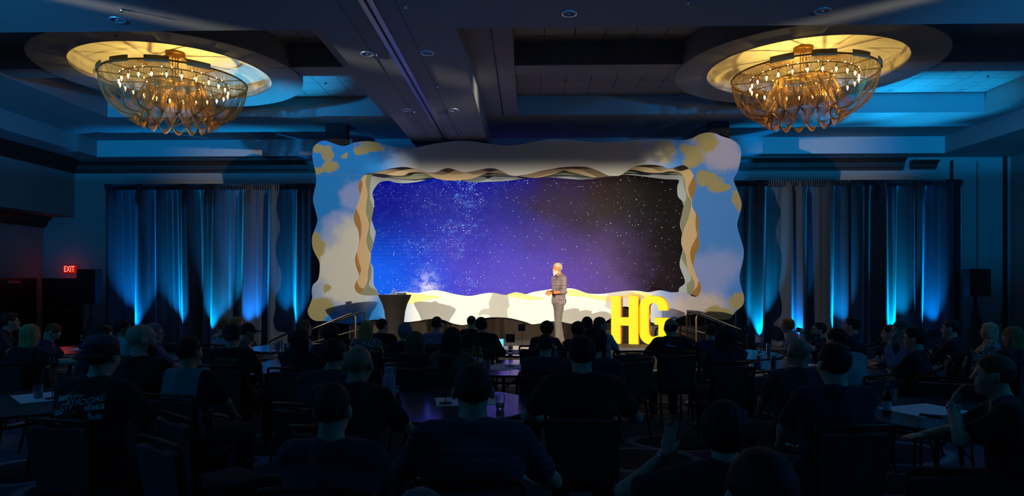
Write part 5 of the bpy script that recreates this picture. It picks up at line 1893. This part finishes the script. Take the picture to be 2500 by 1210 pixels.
def table(x, y, lab, num=None, sign=(0, 0), face=0.0, slab='', sheets=1, seed=1):
    o = empty('round_table', (x, y, 0), .2 * seed, label=lab, cat='table', group='round tables')
    link('table_top', top_me, o)
    link('edge_band', edge_me, o)
    for me in tleg:
        link('leg', me, o)
    link('brace', brace_me, o)
    r = random.Random(seed)
    for i in range(sheets):
        px, py, a = x + r.uniform(-.2, .2), y + r.uniform(-.25, .15), r.uniform(0, 3.1)
        MB().box(-.28, .28, -.2, .2, 0, .002).build('place_sheet', m_sheet, None, label='white paper sheet lying %s on ' % ('square', 'askew')[i] + slab, cat='paper', group='paper sheets').matrix_world = Matrix.Translation((px, py, .7505 + .0025 * i)) @ Matrix.Rotation(a, 4, 'Z')
    if num is not None:
        s = empty('number_stand', (x + sign[0], y + sign[1], .7505 + .0025 * sheets), face, label='black table stand with the number ' + WORD[num] if num else 'black table stand seen with a blank dark card on the blue-lit table', cat='table sign')
        MB().lathe([(.0, 0), (.055, 0), (.055, .006), (.012, .010), (.004, .012)], 24).build('base', m_black, s, 40)
        MB().tube([(0, 0, .01), (0, 0, .31)], .0035, 8).build('stem', m_black, s)
        MB().box(-.053, .053, -.003, .003, .29, .39).build('card', mat('card_black', (14, 14, 16), .6), s)
        if num:
            text(num, .075, mat('card_digit', (150, 156, 165), .7, var=0), s, (0, -.0045, .338), extrude=.0006, name='digits')
    return o


def at(px, py, Z=.75):
    q = W(px, py, Z=Z)
    return q


TB_ = [(128, 973, '15'), (1088, 985, ''), (1246, 895, '9'), (1274, 855, '3'), (1991, 895, '8')]
labs = {'15': 'round table carrying the number fifteen stand', '': 'round table with blue-lit top beside the big water bottle', '9': 'round table carrying the number nine stand', '3': 'round table carrying the number three stand', '8': 'round table carrying the number eight stand'}
TABLES = {}
for i, (px, py, nmb) in enumerate(TB_):
    q = at(px, py)
    table(q.x, q.y, labs[nmb], nmb, seed=i + 1, slab=labs[nmb].replace('round table', 'the table'), sheets=2 if nmb in ('3', '9') else 1)
    TABLES[nmb] = q
table(2.89, 9.66, 'round table carrying the number four stand', '4', sign=(.28, .1), seed=7, slab='the table with the number four stand', sheets=0)
table(3.26, 5.21, 'round table with the brown bottle, glass and phone', None, seed=8, slab='the table with brown bottle and phone')
table(-3.34, 7.97, 'round table before the man in denim shirt', None, seed=9, slab='', sheets=0)
table(-3.63, 10.42, 'round table with three clear glasses near the curtain', None, seed=10, slab='', sheets=0)
table(-6.74, 10.10, 'round table with a lone dark bottle by the doors', None, seed=11, slab='the table with the lone dark bottle')

# ------------------------------------------------------------------ things on the tables
def bottle(loc, col, lab, h=.235, r=.031, label_col=(200, 205, 200), tr=.55, rotm=None):
    o = empty('beer_bottle', loc, label=lab, cat='bottle')
    k = h / .235
    m = mat('bottle_%d_%d_%d' % col, col, .08, var=0, trans=tr)
    MB().lathe([(0.001, 0), (r * .9, 0), (r, .006), (r, .12 * k), (r * .85, .145 * k), (r * .45, .175 * k), (r * .40, .225 * k), (r * .45, .228 * k), (r * .45, h)], 20).build('glass_body', m, o, 50)
    MB().lathe([(r + .0006, .035 * k), (r + .0006, .095 * k)], 20, cap=False).build('label_band', mat('blabel_%d_%d_%d' % label_col, label_col, .7), o, 60)
    MB().lathe([(r * .43, .19 * k), (r * .43, .222 * k)], 16, cap=False).build('neck_foil', mat('foil_silver', (170, 175, 172), .4, .5), o, 60)
    if rotm is not None:
        o.rotation_euler = rotm
    return o


def can(loc, lab, col=(150, 170, 190)):
    o = empty('drink_can', loc, label=lab, cat='can')
    MB().lathe([(0.001, .004), (.025, .0), (.030, .008), (.031, .012), (.031, .125), (.027, .138), (.027, .142), (0.001, .140)], 22).build('can_body', mat('can_%d' % col[0], col, .3, .7), o, 50)
    MB().box(-.006, .006, -.012, .004, .1405, .143).build('pull_tab', m_alu, o)


q = at(198, 853)
bottle((q.x, q.y, .751), (40, 26, 16), 'dark beer bottle standing alone by the doors', label_col=(40, 60, 140))
for px, py, t in ((1157, 889, 'bright green beer bottle beside the yellow-green one'), (1172.5, 891, 'yellow-green beer bottle beside the bright green one')):
    q = at(px, py)
    bottle((q.x, q.y, .751), (30, 120, 30) if px < 1160 else (110, 120, 20), t, label_col=(190, 200, 185))
q = at(1357, 893)
bottle((q.x, q.y, .7515), (150, 160, 180), 'clear beer bottle beside the man in blue-grey tee', label_col=(150, 160, 180))
q = at(2165, 1012)
bottle((q.x, q.y, .751), (70, 34, 14), 'brown beer bottle beside the glass on the table', h=.26)
q = at(970, 1032)
bottle((q.x, q.y, .751), (60, 30, 14), 'brown beer bottle beside the big water bottle', h=.26)
q = at(2145, 885)
bottle((q.x, q.y, .751), (30, 20, 14), 'dark beer bottle held before the man resting chin on hand')
# the bottle the drinker holds
fm = figure_meshes('drink')
sh_, el_, wr_, tip_, n_ = fm['hands'][0]
mouth = Vector((fm['hd'] + fm['R'] @ np.array((0, .10, -.058))).tolist())
grip = Vector((wr_ + (tip_ - wr_) * .55).tolist())
bpy.context.view_layer.update()
wm = drinker.matrix_world
a_, b_ = wm @ (mouth + (mouth - Vector((0, 0, 0))) * 0.0), wm @ Vector((mouth.x, mouth.y + .23, mouth.z + .055))
o = bottle(b_, (30, 110, 30), 'green beer bottle raised to the mouth of the man with glasses', label_col=(190, 200, 185))
o.rotation_euler = (a_ - b_).to_track_quat('Z', 'Y').to_euler()
for px, py, h, t in ((1855, 864, .1, 'short clear tumbler on the table with number four'), (672, 856, .12, 'clear glass at the curtain-side of the three glasses'), (679, 858, .16, 'tall clear glass in the middle of the three glasses'), (686, 856, .16, 'tall clear glass at the stage-side of the three glasses'), (1190, 903, .12, 'clear plastic cup beside the green bottles'), (1246, 862, .11, 'whisky tumbler with amber drink behind the number nine stand'), (93, 972, .12, 'clear tumbler beside the number fifteen stand'), (1221, 998, .12, 'clear tumbler beside the man in striped tee'), (2178, 984, .12, 'clear tumbler behind the brown bottle'), (2331, 1018, .10, 'small glass near the wristwatch man')):
    q = at(px, py)
    q2 = q if h > 0 else q
    if 660 < px < 700:
        q = W(px, py, Z=.75)
    tumbler('drinking_glass', (q.x, q.y, .7515), h, .04, (170, 90, 30) if 'amber' in t else (190, 200, 205), t)
for px, py, t in ((1876, 862, 'tall pale can on the table with number four'), (1852, 896, 'pale can on the edge of the table with number eight'), (1888, 897, 'second pale can deeper on the table with number eight')):
    q = at(px, py)
    can((q.x, q.y, .751), t, (150, 170, 190) if px != 1888 else (90, 110, 130))
# big translucent water bottle
q = at(950, 990)
o = empty('water_bottle', (q.x, q.y, .7515), label='big translucent plastic water bottle with handle lid beside the bald man', cat='bottle')
m_pl = mat('plastic_milky', (190, 205, 220), .35, var=.03, trans=.5)
MB().lathe([(0.001, 0), (.045, 0), (.05, .008), (.05, .07), (.046, .085), (.046, .10), (.05, .115), (.05, .235), (.042, .26), (.03, .27)], 28).build('body', m_pl, o, 50)
MB().lathe([(.033, .268), (.036, .27), (.036, .31), (.030, .318), (0.001, .318)], 24, cap=False).build('lid', mat('lid_grey', (150, 156, 165), .5), o, 40)
MB().tube([(-.03, 0, .30), (-.045, 0, .335), (.03, 0, .35), (.05, 0, .32), (.05, 0, .25)], .007, 8).build('carry_handle', mat('lid_grey', (150, 156, 165), .5), o, 60)
MB().lathe([(.0506, .05), (.0506, .06)], 24, cap=False).build('measure_mark', mat('mark_dark', (50, 60, 90), .6), o)
# phones and papers
m_scr = mat('phone_screen', (20, 40, 60), .2, var=0, emit=(90, 190, 255), estr=1.6)


def phone(mw, lab, lit=True):
    o = empty('phone', (0, 0, 0), label=lab, cat='phone')
    o.matrix_world = mw
    MB().box(-.037, .037, -.075, .075, 0, .008).build('case', m_black, o)
    MB().box(-.034, .034, -.07, .07, .0082, .009).build('screen', m_scr if lit else mat('phone_off', (14, 14, 18), .1, var=0), o)


q = at(1224, 851)
phone(Matrix.Translation((q.x, q.y, .832)) @ Matrix.Rotation(math.radians(72), 4, 'X'), 'phone with glowing blue screen propped by the man in black sweater')
q = at(2273, 1016)
phone(Matrix.Translation((q.x, q.y, .7525)) @ Matrix.Rotation(.9, 4, 'Z'), 'dark phone lying on the table near the brown bottle', False)
bpy.context.view_layer.update()
fm = figure_meshes('lean')
h_ = [Vector(v[3].tolist()) for v in fm['hands']]
c_ = baldt.matrix_world @ (h_[1] + Vector((0, .05, .035)))
phone(Matrix.Translation(c_) @ Matrix.Rotation(.5, 4, 'Z') @ Matrix.Rotation(.15, 4, 'X'), 'phone held by the bald man beside the water bottle')
# leaflet in the reader's hands
fm = figure_meshes('read')
c_ = reader.matrix_world @ Vector((.0, .60, .875))
o = empty('leaflet', (0, 0, 0), label='white leaflet with dark lettering held by the reading man', cat='paper')
o.matrix_world = Matrix.Translation(c_) @ Matrix.Rotation(reader.rotation_euler.z, 4, 'Z') @ Matrix.Rotation(math.radians(38), 4, 'X')
for s in (-1, 1):
    MB().box(0 if s > 0 else -.16, .16 if s > 0 else 0, -.12, .12, 0, .002).build('page', m_sheet, o).rotation_euler = (0, -s * .18, 0)
for k in range(3):
    MB().box(.03 + .035 * k, .055 + .035 * k, -.05, .05, .0022 - .18 * (.04 + .035 * k) * -1, .0026 + .18 * (.04 + .035 * k)).build('print_block', mat('ink', (40, 44, 60), .8), o)
# wristwatches
for who, ps, mir in ((None, 'sip', 0), (None, 'hand_up', 0)):
    for ob in [c for c in COL.objects if c.name.startswith('person') and c.parent is None and c.get('label', '').find('wristwatch') >= 0 and c.data == FIG[ps]['body']]:
        sh_, el_, wr_, tip_, n_ = FIG[ps]['hands'][0]
        d = Vector((wr_ - el_).tolist()).normalized()
        Mx = Matrix.Translation(Vector((wr_ - (wr_ - el_) * .08).tolist())) @ d.to_track_quat('Z', 'Y').to_matrix().to_4x4()
        MB().lathe([(.030, -.010), (.032, -.008), (.032, .008), (.030, .010)], 20, Mx, cap=False).build('wristwatch', mat('watch_steel', (150, 150, 150), .3, .9), ob, 50)
# small camera on a black stand by the curtain
q = W(2269, 806, Y=12.5)
o = empty('camera_stand', (q.x, q.y, 0), label='slim black stand with small box head before the curtain', cat='stand')
MB().tube([(0, 0, .02), (0, 0, q.z - .1)], .014, 8).build('pole', m_black, o, 60)
MB().box(-.07, .09, -.06, .06, q.z - .14, q.z + .02).build('head_box', m_black, o)
for k in range(3):
    a = 2 * PI * k / 3
    MB().tube([(0, 0, .5), (.3 * math.cos(a), .3 * math.sin(a), .012)], .010, 6).build('leg', m_black, o, 60)

# ------------------------------------------------------------------ the speaker on stage (standing, facing screen-left)
def speaker_man():
    base = W(1364, 838, Y=14.53)
    g = .0062
    lo, hi = (-.42, -.36, -.02), (.42, .56, 1.84)
    pel, wai, che, nec = [np.array(v) for v in ((0, 0, .98), (0, .0, 1.12), (0, -.01, 1.30), (0, -.015, 1.49))]
    hd = np.array((0, .035, 1.645))
    R = rot(0, 2)
    limbs = {}
    limbs['R'] = [np.array(v) for v in ((.205, -.01, 1.42), (.265, -.04, 1.145), (.11, .19, 1.13), (.00, .32, 1.155))]
    limbs['L'] = [np.array(v) for v in ((-.205, -.01, 1.42), (-.265, .0, 1.145), (-.10, .22, 1.115), (.02, .33, 1.12))]
    legs = {-1: [np.array(v) for v in ((-.09, .01, .93), (-.13, .09, .50), (-.15, .09, .09), (-.19, .25, .03))], 1: [np.array(v) for v in ((.09, -.01, .93), (.14, -.06, .50), (.18, -.17, .09), (.24, -.02, .03))]}

    def torso(S, infl, k=.05):
        for c, w, r in ((pel, .075, .108), (wai, .065, .108), (che, .085, .118)):
            S.cone(c + (-w, 0, 0), c + (w, 0, 0), r, r, k, infl)
        S.cone(pel, che, .115, .125, k, infl)
        S.cone(che + (0, -.012, .03), nec + (0, -.022, -.035), .105, .070, k, infl)
        for s in (-1, 1):
            S.cone(che + (s * .10, 0, .02), che + (s * .165, .0, .125), .085, .062, k, infl)
            S.cone(nec + (s * .03, -.012, -.005), che + (s * .172, .0, .13), .045, .055, k, infl)
    S = SDF(lo, hi, g)
    torso(S, -.008)
    S.cone(nec + (0, -.01, -.05), hd + R @ np.array((0, -.022, -.055)), .066, .056, .03)
    for s, q in ((-1, 'L'), (1, 'R')):
        sh, el, wr, tip = limbs[q]
        S.cone(sh, el, .054, .041, .02)
        S.cone(el, wr, .042, .028, .012)
        add_hand(S, wr, tip, np.array((-s * .9, .1, -.35)), s, .55)
        h, kn, an, to = legs[s]
        S.cone(h, kn, .085, .055, .03)
        S.cone(kn, an, .052, .036, .02)
        S.cone(an + (0, -.03, -.045), to, .036, .028, .02)
    add_head(S, hd, R)
    o = link('person', S.mesh('speaker_body', [mat('skin_speaker', (226, 136, 72), .5, var=.06, scale=25)]), None, (base.x, 14.53, ZG), (0, 0, math.radians(116)), label='white-bearded man in plaid shirt and grey trousers standing on the stage', cat='person')
    S = SDF(lo, hi, g)
    torso(S, .008)
    S.cone(pel + (-.085, 0, -.06), pel + (.085, 0, -.06), .118, .118, .04)
    for q in 'LR':
        sh, el, wr, tip = limbs[q]
        S.cone(sh, el, .066, .055, .03)
        S.cone(el - (wr - el) * .0, el + (wr - el) * .22, .058, .052, .012)
    S.ripple(.0025, 42, 3)
    S.ell(nec + np.array((0, .03, .05)), (.064, .075, .075), .01, op='sub')
    S.cut(lambda X, Y, Z: (.865 - Z) + 0 * X + 0 * Y)
    link('shirt', S.mesh('plaid_shirt', [cloth((90, 60, 66), 'plaid')]), o)
    # collar
    S = SDF(lo, hi, g)
    for s in (-1, 1):
        S.cone(nec + (s * .055, -.045, .035), nec + (s * .045, .075, .0), .018, .016, .01)
        S.cone(nec + (s * .045, .075, .0), nec + (s * .03, .10, -.045), .016, .010, .01)
    S.cone(nec + (-.055, -.045, .035), nec + (.055, -.045, .035), .018, .018, .01)
    link('collar', S.mesh('collar', [cloth((90, 60, 66), 'plaid')]), o)
    S = SDF(lo, hi, g)
    S.cone(pel + (-.078, 0, -.03), pel + (.078, 0, -.03), .118, .118, .04)
    for s in (-1, 1):
        h, kn, an, to = legs[s]
        S.cone(h, kn, .100, .074, .035)
        S.cone(kn, an + (0, 0, -.03), .072, .064, .02)
    S.ripple(.0022, 34, 8)
    S.cut(lambda X, Y, Z: (.035 - Z) + 0 * X + 0 * Y)
    link('trousers', S.mesh('trousers', [cloth((112, 104, 96))]), o)
    for s in (-1, 1):
        h, kn, an, to = legs[s]
        S = SDF(np.minimum(an, to) - .14, np.maximum(an, to) + .14, .008)
        S.cone(an + (0, -.035, -.04), to + (0, .03, .01), .048, .040, .02)
        S.cone(an + (0, 0, -.03), an + (0, 0, .0), .046, .044, .02)
        S.cut(lambda X, Y, Z: (.004 - Z) + 0 * X + 0 * Y)
        link('shoe', S.mesh('shoe', [mat('leather_brown', (132, 66, 34), .4)]), o)
    M = Matrix.Translation(hd.tolist()) @ Matrix([list(r) for r in R]).to_4x4()
    for st_, nm, c in (('short', 'hair', (196, 178, 156)), ('beard', 'beard', (226, 220, 212)), ('moustache', 'moustache', (220, 212, 204))):
        h = link(nm, hair_mesh(st_).copy(), o)
        h.matrix_local = M
        h.data.materials.clear()
        h.data.materials.append(mat('hair_%d_%d_%d' % c, c, .7, var=.25, scale=90, bump=.3))
    for sx in (-1, 1):
        e = link('eye', eye_me, o)
        e.matrix_local = M @ Matrix.Translation((sx * .031, .0835, .010))
        link('iris', iris_me, e)
    sh, el, wr, tip = limbs['L']
    d = Vector((wr - el).tolist()).normalized()
    Mx = Matrix.Translation(Vector((wr - (wr - el) * .10).tolist())) @ d.to_track_quat('Z', 'Y').to_matrix().to_4x4()
    w = MB().lathe([(.030, -.012), (.033, -.010), (.033, .010), (.030, .012)], 20, Mx, cap=False).build('watch_strap', m_black, o, 50)
    Mx2 = Mx @ Matrix.Rotation(2.6, 4, 'Z')
    MB().box(.030, .040, -.018, .018, -.021, .021, Mx2).build('watch_case', m_black, w)
    MB().tube([(-.06, .0, 0), (.06, .0, 0)], .003, 5).build('belt_clip', m_black, o).location = (0, -.13, .95)
    return o


speaker_man()
